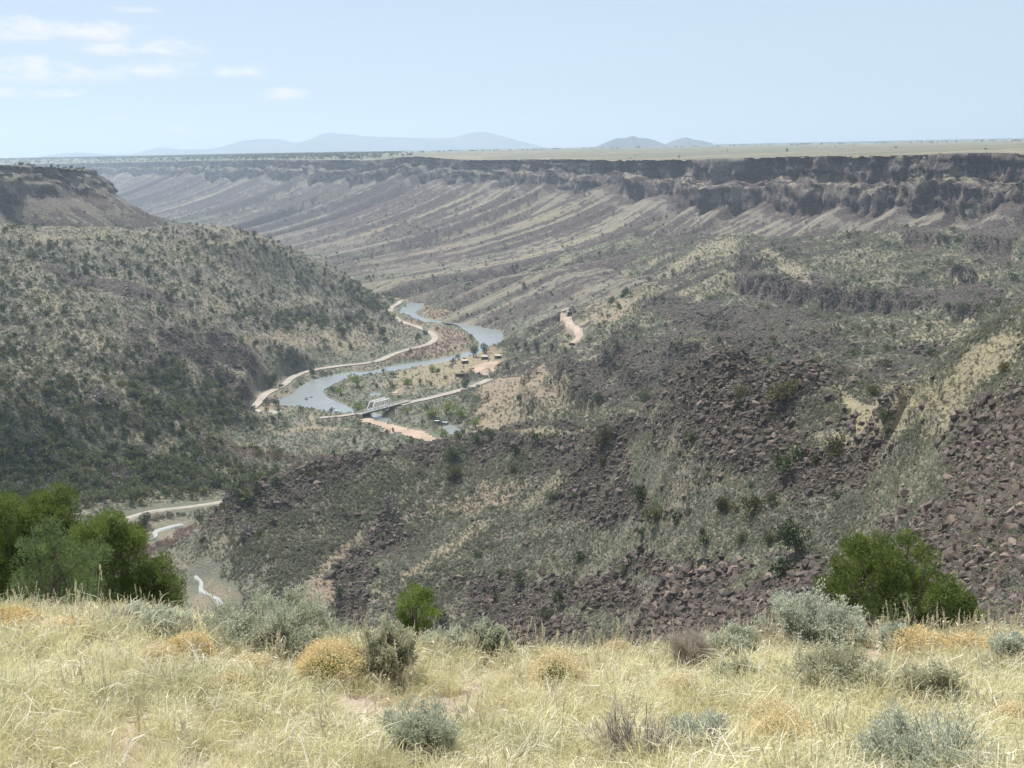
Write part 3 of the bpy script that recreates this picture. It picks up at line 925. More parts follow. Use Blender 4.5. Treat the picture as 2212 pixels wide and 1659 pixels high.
# plateau behind the rim, out to the horizon
back = np.exp(np.linspace(0, 1, 40) ** 1.0 * 1.0)
kk = np.arange(0, len(wL), 6)
r0 = WV[kk, 6, :]
rr = np.hypot(r0[:, 0], r0[:, 1])
mult = np.linspace(0, 1, 60)[None] ** 1.5
dist = np.exp(np.log(rr)[:, None] * (1 - mult) + math.log(15500.0) * mult)
px_, py_ = r0[:, 0][:, None] / rr[:, None] * dist, r0[:, 1][:, None] / rr[:, None] * dist
pzz = r0[:, 2][:, None] * np.exp(-(dist - rr[:, None]) / 600.0) + (-8.0) * (1 - np.exp(-(dist - rr[:, None]) / 600.0))
pzz = pzz + sstep(0, 400, dist - rr[:, None]) * 1.3 * fbm(px_ / 500, py_ / 500, 3, 5) + sstep(5000, 14000, dist) * 14 * sstep(-0.1, 0.4, px_ / dist) - 0.7
PLV = np.stack([px_, py_, pzz], -1)
pn = fbm(px_ / 300, py_ / 60, 4, 8)
pcov = np.clip(np.stack([0.02 + 0.25 * sstep(-0.05, -0.2, px_ / dist), 0.28 + 0.3 * pn + 0.4 * np.exp(-(dist - rr[:, None]) / 150.0), 0.12 + 0 * pn, 0.72 - 0.35 * pn + 0.5 * sstep(-0.05, -0.2, px_ / dist) + 0.6 * sstep(4000, 9000, dist)], -1), 0, 1)
plateau = sheet('plateau', PLV, pcov)


# ------------------------------------------------------------------ plain materials
def flat_mat(name, c1, c2=None, scale=1.0, rough=0.9, spec=0.1, metal=0.0, bump=0.0, bscale=None, coord='Position'):
    m = bpy.data.materials.new(name)
    m.use_nodes = True
    nt = m.node_tree
    bs = nt.nodes['Principled BSDF']
    bs.inputs['Roughness'].default_value = rough
    bs.inputs['Specular IOR Level'].default_value = spec
    bs.inputs['Metallic'].default_value = metal
    geo = nnode(nt, 'ShaderNodeNewGeometry')
    n = noise(nt, geo.outputs['Position'], scale, 4.0, 0.6)
    c = mixc(nt, mrange(nt, n, 0.3, 0.7), c1, c2 or c1)
    lk(nt, c, bs.inputs['Base Color'])
    if bump:
        b = nnode(nt, 'ShaderNodeBump')
        b.inputs['Strength'].default_value = 1.0
        b.inputs['Distance'].default_value = bump
        lk(nt, noise(nt, geo.outputs['Position'], bscale or scale * 3, 4.0, 0.6), b.inputs['Height'])
        lk(nt, b.outputs[0], bs.inputs['Normal'])
    return m


def leaf_mat(name, dark, light, scale=0.6, trans=0.25, rnd=0.5, extra=None):
    """foliage: colour varies by clump and by plant, a little light passes through"""
    m = bpy.data.materials.new(name)
    m.use_nodes = True
    nt = m.node_tree
    nt.nodes.clear()
    out = nnode(nt, 'ShaderNodeOutputMaterial')
    geo = nnode(nt, 'ShaderNodeNewGeometry')
    oi = nnode(nt, 'ShaderNodeObjectInfo')
    n = noise(nt, geo.outputs['Position'], scale, 3.0, 0.6)
    f = mathn(nt, 'MULTIPLY_ADD', mathn(nt, 'SUBTRACT', oi.outputs['Random'], 0.5), rnd, mrange(nt, n, 0.3, 0.7), clamp=True)
    c = mixc(nt, f, dark, light)
    if extra:
        c = mixc(nt, mrange(nt, oi.outputs['Random'], extra[1], extra[1] + 0.06), c, extra[0])
    d = nnode(nt, 'ShaderNodeBsdfDiffuse')
    t = nnode(nt, 'ShaderNodeBsdfTranslucent')
    lk(nt, c, d.inputs[0])
    lk(nt, c, t.inputs[0])
    mx = nnode(nt, 'ShaderNodeMixShader')
    mx.inputs[0].default_value = trans
    lk(nt, d.outputs[0], mx.inputs[1])
    lk(nt, t.outputs[0], mx.inputs[2])
    lk(nt, mx.outputs[0], out.inputs[0])
    return m


def water_mat(name, col, rough, bscale, bdist, foam=0.0):
    m = bpy.data.materials.new(name)
    m.use_nodes = True
    nt = m.node_tree
    bs = nt.nodes['Principled BSDF']
    geo = nnode(nt, 'ShaderNodeNewGeometry')
    bs.inputs['IOR'].default_value = 1.333
    bs.inputs['Roughness'].default_value = rough
    n = noise(nt, geo.outputs['Position'], 0.05, 3.0, 0.55)
    c = mixc(nt, n, col, tuple(v * 1.35 for v in col))
    if foam:
        nf = noise(nt, geo.outputs['Position'], 0.9, 5.0, 0.7)
        c = mixc(nt, mrange(nt, nf, 0.62 - foam, 0.72 - foam), c, (0.52, 0.53, 0.53))
    lk(nt, c, bs.inputs['Base Color'])
    b = nnode(nt, 'ShaderNodeBump')
    b.inputs['Strength'].default_value = 1.0
    b.inputs['Distance'].default_value = bdist
    lk(nt, noise(nt, geo.outputs['Position'], bscale, 3.0, 0.6), b.inputs['Height'])
    lk(nt, b.outputs[0], bs.inputs['Normal'])
    return m


M_ROAD = flat_mat('gravel_road', (0.28, 0.25, 0.215), (0.38, 0.34, 0.29), 0.12)
M_DIRT = flat_mat('pink_dirt_road', (0.33, 0.262, 0.212), (0.42, 0.34, 0.28), 0.12)
M_SAND = flat_mat('pink_sand', (0.31, 0.24, 0.185), (0.41, 0.32, 0.25), 0.06)
M_RIVER = water_mat('river_water', (0.182, 0.20, 0.198), 0.2, 0.5, 0.05)
M_CREEK = water_mat('white_water', (0.28, 0.29, 0.27), 0.3, 1.2, 0.25, foam=0.10)
M_WHITE = flat_mat('silver_paint', (0.78, 0.79, 0.79), (0.84, 0.85, 0.84), 0.4, 0.5, 0.4)
M_DECK = flat_mat('weathered_deck', (0.22, 0.20, 0.18), (0.30, 0.27, 0.24), 0.6)
M_CONC = flat_mat('concrete', (0.34, 0.32, 0.29), (0.42, 0.40, 0.36), 0.5)
M_DARKMETAL = flat_mat('rusty_girder', (0.10, 0.08, 0.07), (0.15, 0.12, 0.10), 0.5, 0.7)
M_LOG = flat_mat('grey_logs', (0.10, 0.085, 0.075), (0.17, 0.145, 0.125), 0.8)
M_LOGRED = flat_mat('brown_planks', (0.20, 0.14, 0.11), (0.26, 0.19, 0.15), 0.8)
M_ADOBE = flat_mat('adobe_plaster', (0.42, 0.36, 0.28), (0.50, 0.43, 0.34), 0.5)
M_CARGREY = flat_mat('grey_car_paint', (0.10, 0.12, 0.14), None, 1.0, 0.35, 0.5)
M_CARBLACK = flat_mat('black_car_paint', (0.02, 0.02, 0.023), None, 1.0, 0.35, 0.5)
M_CARWHITE = flat_mat('white_car_paint', (0.75, 0.76, 0.76), None, 1.0, 0.35, 0.5)
M_GLASS = flat_mat('car_glass', (0.03, 0.035, 0.04), None, 1.0, 0.1, 0.5)
M_TYRE = flat_mat('tyre_rubber', (0.025, 0.025, 0.025), None, 1.0, 0.8, 0.2)
M_BARK = flat_mat('bark', (0.12, 0.10, 0.085), (0.20, 0.17, 0.145), 9.0, 0.95, 0.05, 0, 0.01, 30)


# ------------------------------------------------------------------ mesh builder for small made things
class MB:
    def __init__(self):
        self.v, self.f = [], []

    def hexa(self, pts):
        b = len(self.v)
        self.v += [tuple(p) for p in pts]
        self.f += [(b, b + 3, b + 2, b + 1), (b + 4, b + 5, b + 6, b + 7)] + [(b + i, b + (i + 1) % 4, b + 4 + (i + 1) % 4, b + 4 + i) for i in range(4)]
        return self

    def box(self, x0, x1, y0, y1, z0, z1):
        return self.hexa([(x0, y0, z0), (x1, y0, z0), (x1, y1, z0), (x0, y1, z0), (x0, y0, z1), (x1, y0, z1), (x1, y1, z1), (x0, y1, z1)])

    def bar(self, a, b, w, h=None):
        a, b = Vector(a), Vector(b)
        h = h or w
        d = (b - a).normalized()
        up = Vector((0, 0, 1)) if abs(d.z) < 0.9 else Vector((1, 0, 0))
        s = d.cross(up).normalized() * (w / 2)
        t = s.cross(d).normalized() * (h / 2)
        return self.hexa([a - s - t, a + s - t, a + s + t, a - s + t, b - s - t, b + s - t, b + s + t, b - s + t])

    def tube(self, pts, rad, n=6):
        pts = [Vector(p) for p in pts]
        b0 = len(self.v)
        for i, p in enumerate(pts):
            d = (pts[min(i + 1, len(pts) - 1)] - pts[max(i - 1, 0)]).normalized()
            u = d.cross(Vector((0.31, 0.17, 0.93)))
            u = u.normalized() if u.length > 1e-4 else Vector((1, 0, 0))
            w = d.cross(u)
            r = rad[i] if hasattr(rad, '__len__') else rad
            for k in range(n):
                a = 2 * math.pi * k / n
                self.v.append(tuple(p + u * (r * math.cos(a)) + w * (r * math.sin(a))))
        for i in range(len(pts) - 1):
            for k in range(n):
                a, c = b0 + i * n + k, b0 + i * n + (k + 1) % n
                self.f.append((a, c, c + n, a + n))
        self.f.append(tuple(b0 + k for k in range(n))[::-1])
        self.f.append(tuple(b0 + (len(pts) - 1) * n + k for k in range(n)))
        return self

    def prism(self, prof, y0, y1):
        """profile in x,z extruded along y"""
        b, n = len(self.v), len(prof)
        self.v += [(p[0], y0, p[1]) for p in prof] + [(p[0], y1, p[1]) for p in prof]
        self.f += [tuple(b + i for i in range(n)), tuple(b + n + i for i in range(n))[::-1]]
        self.f += [(b + (i + 1) % n, b + i, b + n + i, b + n + (i + 1) % n) for i in range(n)]
        return self

    def build(self, name, mat, parent=None, smooth=False):
        me = bpy.data.meshes.new(name)
        me.from_pydata(self.v, [], self.f)
        me.materials.append(mat)
        me.update()
        if smooth:
            me.polygons.foreach_set('use_smooth', np.ones(len(me.polygons), bool))
        return link(name, me, parent)


def thing(name, label, cat, loc, rz=0.0, group=None):
    o = link(name, None, None, tuple(loc))
    o.rotation_euler = (0, 0, rz)
    o.empty_display_size = 0.2
    return tag(o, label, cat, group)


# ------------------------------------------------------------------ far mountains
def mountain(name, prof, d, depth, mat, seed):
    pts = np.array([at(x, y, d=d) for (x, y) in prof])
    L = smooth_line(pts, 14)
    t = np.linspace(-1, 1, 31)
    rad = L[:, :2] / np.linalg.norm(L[:, :2], axis=1)[:, None]
    sh = (1 - np.abs(t)[None] ** 1.15)
    base = -30.0
    x = L[:, 0][:, None] + rad[:, 0][:, None] * t[None] * depth
    y = L[:, 1][:, None] + rad[:, 1][:, None] * t[None] * depth
    h = (L[:, 2] - base)[:, None] * sh
    h = h * (1 + 0.10 * fbm(x / (d * 0.03), y / (d * 0.03), 4, seed) * (np.abs(t)[None] > 0.01))
    V = np.stack([x, y, base + h], -1)
    f = grid_faces(*V.shape[:2])
    me = np_mesh(name, V.reshape(-1, 3), f, mat, True)
    return tag(link(name, me), kind='structure')


M_MTN = flat_mat('far_forest', (0.09, 0.105, 0.115), (0.14, 0.15, 0.155), 0.002)
mountain('mountains', [(-60, 352), (60, 342), (100, 336), (170, 329), (230, 333), (290, 331), (345, 319), (400, 323), (470, 319), (530, 303), (600, 301), (640, 308), (675, 298), (700, 288), (740, 289), (790, 294), (870, 297),
                       (940, 298), (980, 296), (1010, 289), (1040, 285), (1070, 291), (1110, 302), (1160, 314), (1200, 322)], 16300, 850, M_MTN, 3)
mountain('hills', [(1285, 318), (1306, 309), (1320, 303), (1332, 299), (1350, 298), (1366, 295), (1378, 298), (1390, 299), (1402, 300), (1416, 304), (1436, 311), (1446, 307), (1462, 301), (1482, 297), (1496, 301), (1514, 304), (1540, 310)], 7600, 600, M_MTN, 9)

# ------------------------------------------------------------------ river, ponds, creek
from mathutils.geometry import tessellate_polygon


def water_sheet(name, poly, z=WATER):
    vs = [Vector((p[0], p[1], z)) for p in poly]
    tri = tessellate_polygon([vs])
    f = []
    for t in tri:
        a, b, c = (vs[i] for i in t)
        f.append(t if (b - a).cross(c - a).z > 0 else t[::-1])
    me = bpy.data.meshes.new(name)
    me.from_pydata([tuple(v) for v in vs], [], f)
    me.materials.append(M_RIVER)
    return tag(link(name, me), kind='structure')


def dense_outline(poly):
    return smooth_line(np.c_[np.vstack([poly, poly[:1]]), np.zeros(len(poly) + 1)], 4)[:-1, :2]


water_sheet('river', dense_outline(RIVER_W))
water_sheet('pond', dense_outline(POND_W))
water_sheet('pool', dense_outline(POOL_W))


def ribbon(name, line, hw, mat, drape=None, ncross=7, wob=0.0, seed=1, crown=0.0):
    line = polyline(line, 2.5)
    tg = np.gradient(line[:, :2], axis=0)
    tg /= np.linalg.norm(tg, axis=1)[:, None] + 1e-9
    nr = np.stack([-tg[:, 1], tg[:, 0]], 1)
    c = np.linspace(-1, 1, ncross)
    w = hw * (1 + wob * fbm(np.arange(len(line)) / 9.0, np.zeros(len(line)), 3, seed))
    x = line[:, 0][:, None] + nr[:, 0][:, None] * c[None] * w[:, None]
    y = line[:, 1][:, None] + nr[:, 1][:, None] * c[None] * w[:, None]
    z = line[:, 2][:, None] + 0 * x if drape is None else near_z(x, y) + drape
    if drape is not None:
        z = z.mean(1)[:, None] * 0.6 + z.max(1)[:, None] * 0.4 + 0 * x
        k = np.ones(9) / 9
        zz = np.convolve(np.pad(z[:, 0], 4, mode='edge'), k, 'valid')
        z = np.maximum(zz[:, None], near_z(x, y) + 0.12)
        z[:, [0, -1]] = near_z(x[:, [0, -1]], y[:, [0, -1]]) - 0.5
    z = z + crown * (1 - c[None] ** 2)
    f = grid_faces(len(line), ncross)
    V = np.stack([x, y, z], -1).reshape(-1, 3)
    a = V[f[0]]
    if np.cross(a[1] - a[0], a[3] - a[0])[2] < 0:
        f = f[:, ::-1]
    me = np_mesh(name, V, f, mat, True)
    return tag(link(name, me), kind='structure')


creek_line = np.array([hit(*p) for p in ((478, 1312), (462, 1296), (445, 1278), (430, 1262), (415, 1245))])
creek_line2 = np.array([hit(*p) for p in ((312, 1172), (330, 1164), (345, 1152), (362, 1143), (385, 1137), (408, 1132))])
for cl in (creek_line, creek_line2):
    cl[:, 0] += 1.6 * np.sin(np.arange(len(cl)) * 2.3)
ribbon('creek', smooth_line(creek_line, 8), 1.25, M_CREEK, 0.4, 7, 0.95, 3)
ribbon('creek', smooth_line(creek_line2, 8), 1.3, M_CREEK, 0.45, 7, 0.95, 4)
ribbon('road', MAIN_ROAD, 3.3, M_ROAD, None, 7, 0.12, 5, 0.12)
ribbon('road', SPUR_ROAD, 5.0, M_ROAD, None, 7, 0.25, 6, 0.12)
ribbon('road', CAMP_ROAD, 3.2, M_ROAD, None, 7, 0.12, 7, 0.12)
ribbon('road', BANK_ROAD, 2.6, M_ROAD, None, 7, 0.12, 8, 0.12)
low = smooth_line(np.array([at(*p[:2], z=p[2]) for p in ((215, 1146, -153), (252, 1127, -153), (285, 1116, -154), (320, 1106, -155), (360, 1099, -155.5), (400, 1094, -156), (445, 1089, -157), (492, 1084, -158), (540, 1079, -159))]), 8)
ribbon('road', low, 2.5, M_ROAD, 0.25, 5, 0.1, 9)
c5 = lambda cx, cy: ((1180 + cx / 3.072) * 0.864, (640 + cy / 3.072) * 0.864)
up = smooth_line(np.array([hit(*c5(*p)) for p in ((752, 462), (705, 482), (745, 515), (790, 550), (822, 590), (828, 630), (800, 665), (765, 695))]), 8)
ribbon('dirt_road', up, 3.6, M_DIRT, 0.4, 7, 0.12, 10)


PATCHES = []


def patch(name, poly, mat, lift=0.25, step=2.5, seed=0):
    poly = np.asarray(poly)
    PATCHES.append(poly)
    lo, hi = poly.min(0) - 3, poly.max(0) + 3
    xs, ys = np.arange(lo[0], hi[0], step), np.arange(lo[1], hi[1], step)
    X, Y = np.meshgrid(xs, ys)
    wx, wy = 3 * fbm(X / 12, Y / 12, 3, seed), 3 * fbm(X / 12, Y / 12, 3, seed + 9)
    ins = inside(poly, X + wx, Y + wy)
    k = ins[:-1, :-1] & ins[1:, :-1] & ins[:-1, 1:] & ins[1:, 1:]
    f = grid_faces(len(ys), len(xs), k)
    V = np.stack([X, Y, np.maximum(near_z(X, Y) + lift, WATER + 0.3)], -1).reshape(-1, 3)
    v, f = compact(V, f)
    me = np_mesh(name, v, f, mat, True)
    return tag(link(name, me), kind='structure')


patch('sand_bar', [at(*c4(*p), z=-177)[:2] for p in ((1050, 1152), (1130, 1143), (1290, 1185), (1420, 1208), (1470, 1226), (1570, 1240), (1680, 1270), (1710, 1300), (1720, 1350), (1640, 1345), (1500, 1310), (1340, 1270), (1200, 1225), (1070, 1190))], M_SAND, 0.35)
patch('sand_flat', [at(*c4(*p), z=-176)[:2] for p in ((1960, 730), (2030, 705), (2130, 690), (2180, 720), (2120, 790), (2080, 810), (1980, 800), (1930, 765))], M_SAND, 0.35, 2.5, 4)
patch('sand_flat', [at(*c4(*p), z=-176)[:2] for p in ((1345, 925), (1390, 915), (1420, 930), (1385, 955), (1345, 960))], M_SAND, 0.35, 2.0, 5)

# ------------------------------------------------------------------ truss bridge
BP = Vector((-98.5, 734.3, -174.5))
BU = Vector((0.632, 0.775, 0.0)).normalized()
bang = math.atan2(BU.y, BU.x)
bridge = thing('truss_bridge', 'white steel truss bridge carrying the dirt road over the river', 'bridge', BP, bang)
BL, BW2, BH, NP = 21.0, 2.5, 5.6, 6
MB().box(-9, BL + 16, -BW2 + 0.1, BW2 - 0.1, -0.55, 0.05).build('deck', M_DECK, bridge)
for sgn in (-1, 1):
    y = sgn * BW2
    m = MB()
    pn = BL / NP
    m.bar((0, y, 0.1), (BL, y, 0.1), 0.4, 0.5)
    m.bar((pn, y, BH), (BL - pn, y, BH), 0.5, 0.55)
    m.bar((0, y, 0.1), (pn, y, BH), 0.5, 0.5)
    m.bar((BL, y, 0.1), (BL - pn, y, BH), 0.5, 0.5)
    for k in range(1, NP):
        m.bar((k * pn, y, 0.1), (k * pn, y, BH), 0.3)
        if k < NP - 1:
            a, b = (k, k + 1) if k < NP / 2 else (k + 1, k)
            m.bar((a * pn, y, BH), (b * pn, y, 0.1), 0.18)
    m.build('truss', M_WHITE, bridge)
    r = MB()
    for zz in (0.55, 1.0):
        r.bar((-9, y * 0.97, zz), (BL + 16, y * 0.97, zz), 0.1, 0.16)
    for k in range(-3, 13):
        r.bar((k * 3.0, y * 0.97, 0), (k * 3.0, y * 0.97, 1.05), 0.12)
    r.build('railing', M_WHITE, bridge)
m = MB()
for k in range(1, NP):
    m.bar((k * pn, -BW2, BH + 0.1), (k * pn, BW2, BH + 0.1), 0.24)
    if k < NP - 1:
        m.bar((k * pn, -BW2, BH), ((k + 1) * pn, BW2, BH), 0.12)
        m.bar((k * pn, BW2, BH), ((k + 1) * pn, -BW2, BH), 0.12)
m.build('lateral_bracing', M_WHITE, bridge)
g = MB()
for y in (-1.8, 0, 1.8):
    g.bar((-9, y, -0.95), (BL + 16, y, -0.95), 0.3, 0.75)
g.build('girder', M_DARKMETAL, bridge)
for xx in (-0.6, BL + 0.6, BL + 10):
    MB().box(xx - 0.5, xx + 0.5, -2.4, 2.4, -7.5, -1.32).build('pier', M_CONC, bridge)
MB().box(-10.5, -9.0, -2.8, 2.8, -4, 0.0).build('abutment', M_CONC, bridge)
MB().box(BL + 16, BL + 17.5, -2.8, 2.8, -4, 0.0).build('abutment', M_CONC, bridge)


# ------------------------------------------------------------------ camp ground: shelters, log ramada
def shelter(p, rz, label, mat_roof):
    t = thing('picnic_shelter', label, 'picnic shelter', p, rz, 'picnic shelters on the riverside meadow')
    MB().box(-2.7, 2.7, 1.8, 2.1, 0, 2.3).build('back_wall', M_ADOBE, t)
    for s in (-1, 1):
        MB().prism([(s * 2.7, 0), (s * 3.05, 0), (s * 3.05, 3.1), (s * 2.7, 3.1)], -2.0, 2.1).build('side_wall', M_ADOBE, t)
        MB().bar((s * 1.0, -1.9, 0), (s * 1.0, -1.9, 2.3), 0.22).build('post', M_LOG, t)
    MB().hexa([(-2.66, -2.2, 2.32), (2.66, -2.2, 2.32), (2.66, 2.1, 2.62), (-2.66, 2.1, 2.62), (-2.66, -2.2, 2.56), (2.66, -2.2, 2.56), (2.66, 2.1, 2.86), (-2.66, 2.1, 2.86)]).build('roof', mat_roof, t)
    tb = MB().box(-0.9, 0.9, -0.4, 0.4, 0.70, 0.77)
    tb.box(-0.7, -0.6, -0.3, 0.3, 0, 0.70).box(0.6, 0.7, -0.3, 0.3, 0, 0.70).box(-0.9, 0.9, -0.85, -0.6, 0.42, 0.47).box(-0.9, 0.9, 0.6, 0.85, 0.42, 0.47)
    tag(tb.build('picnic_table', M_LOG), 'wooden picnic table inside ' + label.replace(' adobe', ''), 'picnic table', 'picnic tables in the shelters')
    o = bpy.data.objects['picnic_table'] if False else COL.objects[-1]
    o.location, o.rotation_euler = p, (0, 0, rz)
    return t


ROOF1 = flat_mat('pale_roof', (0.46, 0.40, 0.33), (0.54, 0.47, 0.39), 0.5)
ROOF2 = flat_mat('pinkish_roof', (0.45, 0.35, 0.30), (0.52, 0.41, 0.35), 0.5)
c8 = lambda cx, cy: ((1120 + cx / 10.05) * 0.864, (860 + cy / 10.05) * 0.864)
shelter(hit(*c8(420, 490)), 0.25, 'adobe picnic shelter nearest the river, boulders at its side', ROOF1)
shelter(hit(*c8(930, 385)), 0.02, 'adobe picnic shelter in the middle with the pale cream roof', ROOF1)
shelter(hit(*c8(1255, 370)), 0.02, 'adobe picnic shelter farthest from the river with the pinkish roof', ROOF2)
p = hit(*c8(350, 850))
ram = thing('log_ramada', 'dark log ramada with open sides beside the dirt road', 'ramada', p, 0.12)
for yy in (-2.0, 2.0):
    for k in range(9):
        if yy < 0 and k in (3, 4):
            continue
        MB().bar((-5.2 + k * 1.3, yy, 0), (-5.2 + k * 1.3, yy, 3.4), 0.24).build('post', M_LOG if k < 6 else M_LOGRED, ram)
MB().box(-5.3, 1.2, -2.2, 2.2, 3.0, 3.25).build('roof', M_LOG, ram)
MB().box(1.3, 5.3, -2.08, -1.88, 0.2, 2.6).build('plank_wall', M_LOGRED, ram)
MB().bar((-4.4, -2.25, 3.45), (1.4, -2.25, 3.45), 0.2).build('pole', M_ADOBE, ram)
MB().box(-5.0, 5.0, 1.88, 2.05, 0.2, 2.4).build('back_wall', M_LOG, ram)


# ------------------------------------------------------------------ vehicles
def vehicle(name, label, p, rz, kind, body, cab):
    t = thing(name, label, kind, p, rz)
    pick = 'pickup' in name
    if pick:
        prof = [(-2.7, 0.45), (2.7, 0.45), (2.75, 0.75), (2.65, 1.05), (1.35, 1.12), (-2.7, 1.12)]
        cabp = [(1.3, 1.12), (0.75, 1.78), (-2.6, 1.8), (-2.66, 1.12)]
    else:
        prof = [(-2.2, 0.4), (2.2, 0.4), (2.28, 0.62), (2.1, 0.9), (1.2, 0.98), (-2.2, 0.98), (-2.28, 0.7)]
        cabp = [(1.1, 0.98), (0.35, 1.5), (-1.5, 1.52), (-2.15, 0.98)]
    MB().prism(prof, -0.9, 0.9).build('body', body, t)
    MB().prism(cabp, -0.78, 0.78).build('cabin', M_GLASS if not pick else body, t)
    x0, x1, zz = (cabp[2][0], cabp[1][0], cabp[1][1])
    MB().box(x0 + 0.05, x1 - 0.05, -0.76, 0.76, zz, zz + 0.1).build('roof', cab, t)
    for sx in (-1.45, 1.45):
        for sy in (-0.86, 0.86):
            w = MB().tube([(sx, sy - 0.12, 0.36), (sx, sy + 0.12, 0.36)], 0.36, 14).build('wheel', M_TYRE, t)
            MB().tube([(sx, sy - 0.125, 0.36), (sx, sy + 0.125, 0.36)], 0.18, 8).build('rim', M_WHITE, w)
    for sy in (-0.65, 0.65):
        MB().box(prof[2][0] - 0.12, prof[2][0] + 0.03, sy - 0.15, sy + 0.15, 0.68, 0.82).build('headlight', M_WHITE, t)
    return t


rp = np.array([at(*c4(452, 902), z=-177.3)])
vehicle('car', 'small grey car driving on the gravel road along the river', (rp[0][0], rp[0][1], -177.28), math.radians(60), 'car', M_CARGREY, M_CARGREY)
vp = hit(*c7(1590, 735)) if False else None
c7 = lambda cx, cy: ((880 + cx / 7.373) * 0.864, (960 + cy / 7.373) * 0.864)
p = hit(*c7(1590, 740))
vehicle('pickup_truck', 'black pickup truck with white roof parked by the pond under the willows', (p[0], p[1], max(p[2], -179.2) + 0.1), math.radians(-12), 'pickup truck', M_CARBLACK, M_CARWHITE)
p = hit(*c7(1700, 742))
tr = thing('boat_trailer', 'low white trailer beside the black pickup truck at the pond', 'trailer', (p[0], p[1], max(p[2], -179.2) + 0.1), math.radians(-12))
MB().box(-2.2, 2.2, -0.9, 0.9, 0.55, 0.95).build('bed', M_CARWHITE, tr)
MB().bar((2.2, 0, 0.6), (3.4, 0, 0.5), 0.12).build('drawbar', M_DARKMETAL, tr)
for sy in (-0.98, 0.98):
    MB().tube([(-0.3, sy - 0.1, 0.36), (-0.3, sy + 0.1, 0.36)], 0.36, 14).build('wheel', M_TYRE, tr)
p = at(*c4(895, 1112), z=-175.5)
vehicle('van', 'white van parked on the river bank at the left end of the bridge', (p[0], p[1], -175.5), math.radians(30), 'van', M_CARWHITE, M_CARWHITE)
p = hit(*c8(590, 1020))
sg = thing('sign_board', 'small white notice board on two posts beside the dirt road', 'sign', p, 0.3)
for sx in (-0.9, 0.9):
    MB().bar((sx, 0, 0), (sx, 0, 2.6), 0.14).build('post', M_CARWHITE, sg)
MB().box(-0.83, 0.83, -0.06, 0.06, 1.2, 2.5).build('board', M_CARWHITE, sg)

# ------------------------------------------------------------------ foliage geometry (numpy)
RNG = np.random.default_rng(7)


def unit(n, rng):
    v = rng.normal(size=(n, 3))
    return v / np.linalg.norm(v, axis=1)[:, None]


def leaves(cent, dirs, ln, wd, rng, bend=0.0):
    """kite shaped leaves: one per centre, pointing along dirs"""
    n = len(cent)
    side = np.cross(dirs, unit(n, rng))
    side /= np.linalg.norm(side, axis=1)[:, None] + 1e-9
    ln = np.broadcast_to(np.asarray(ln, float), (n,))[:, None]
    wd = np.broadcast_to(np.asarray(wd, float), (n,))[:, None]
    a = cent
    m = cent + dirs * ln * 0.5
    V = np.stack([a, m - side * wd / 2, cent + dirs * ln + unit(n, rng) * ln * bend, m + side * wd / 2], 1).reshape(-1, 3)
    i = np.arange(n)[:, None] * 4
    F_ = np.concatenate([i + np.array([[0, 1, 2]]), i + np.array([[0, 2, 3]])])
    return V, F_


def tris_mesh(name, parts, mat):
    V = np.concatenate([p[0] for p in parts])
    o, fs = 0, []
    for v, f in parts:
        fs.append(f + o)
        o += len(v)
    return np_mesh(name, V, np.concatenate(fs), mat, False)


def crown_parts(lobes, per, leaf, wid, rng, up=0.35, sub=7, subr=0.5):
    """lobes: (x, y, z, r); tufts of leaves spread through clumps that make up every lobe"""
    out = []
    for (x, y, z, r) in lobes:
        c = unit(sub, rng) * r * 0.62
        c[:, 2] = c[:, 2] * 0.85 + 0.05 * r
        n = max(3, int(per * r * r / sub))
        for s in c:
            rr = r * subr * rng.uniform(0.75, 1.2)
            d = unit(n, rng)
            rad = rr * rng.uniform(0.25, 1.0, n) ** 0.5
            pos = np.array([x, y, z]) + s + d * rad[:, None]
            dr = d + np.array([0, 0, up]) + 0.5 * unit(n, rng)
            dr /= np.linalg.norm(dr, axis=1)[:, None]
            out.append(leaves(pos, dr, leaf * rng.uniform(0.6, 1.3, n), wid * rng.uniform(0.7, 1.2, n), rng, 0.15))
    return out


def bush_mesh(name, mat, rng, nleaf, lobes_n, leaf, flat=0.8, spiky=0.0):
    """small far bush or tree crown about 1 m across and 1 m high, standing on z = 0"""
    lobes = []
    for k in range(lobes_n):
        a, q = rng.uniform(0, 6.28), rng.uniform(0.05, 0.3)
        lobes.append((q * math.cos(a), q * math.sin(a), rng.uniform(0.26, 0.72) * flat, rng.uniform(0.2, 0.32)))
    if spiky:
        lobes.append((0, 0, 0.85 * flat, 0.16))
    tot = sum(l[3] ** 2 for l in lobes)
    return tris_mesh(name, crown_parts(lobes, nleaf / tot, leaf, leaf * 0.62, rng, 0.3, 4, 0.6), mat)


def trunk_mesh(name, h, r):
    m = MB().tube([(0, 0, -0.25), (0.02, 0.01, h * 0.5), (0.0, 0.03, h)], [r, r * 0.8, r * 0.5], 5)
    me = bpy.data.meshes.new(name)
    me.from_pydata(m.v, [], m.f)
    me.materials.append(M_BARK)
    return me


def rock_mesh(name, mat, rng, n=11, flat=0.75):
    import bmesh
    bm = bmesh.new()
    for d in unit(n, rng):
        q = d * rng.uniform(0.42, 0.57) * np.array([rng.uniform(0.9, 1.2), rng.uniform(0.8, 1.0), flat])
        bm.verts.new(tuple(q))
    r = bmesh.ops.convex_hull(bm, input=bm.verts)
    bmesh.ops.delete(bm, geom=[g for g in r['geom_interior'] if isinstance(g, bmesh.types.BMVert)], context='VERTS')
    bmesh.ops.bevel(bm, geom=list(bm.edges), offset=0.02, segments=1, affect='EDGES')
    bmesh.ops.triangulate(bm, faces=bm.faces)
    me = bpy.data.meshes.new(name)
    bm.to_mesh(me)
    bm.free()
    me.materials.append(mat)
    return me


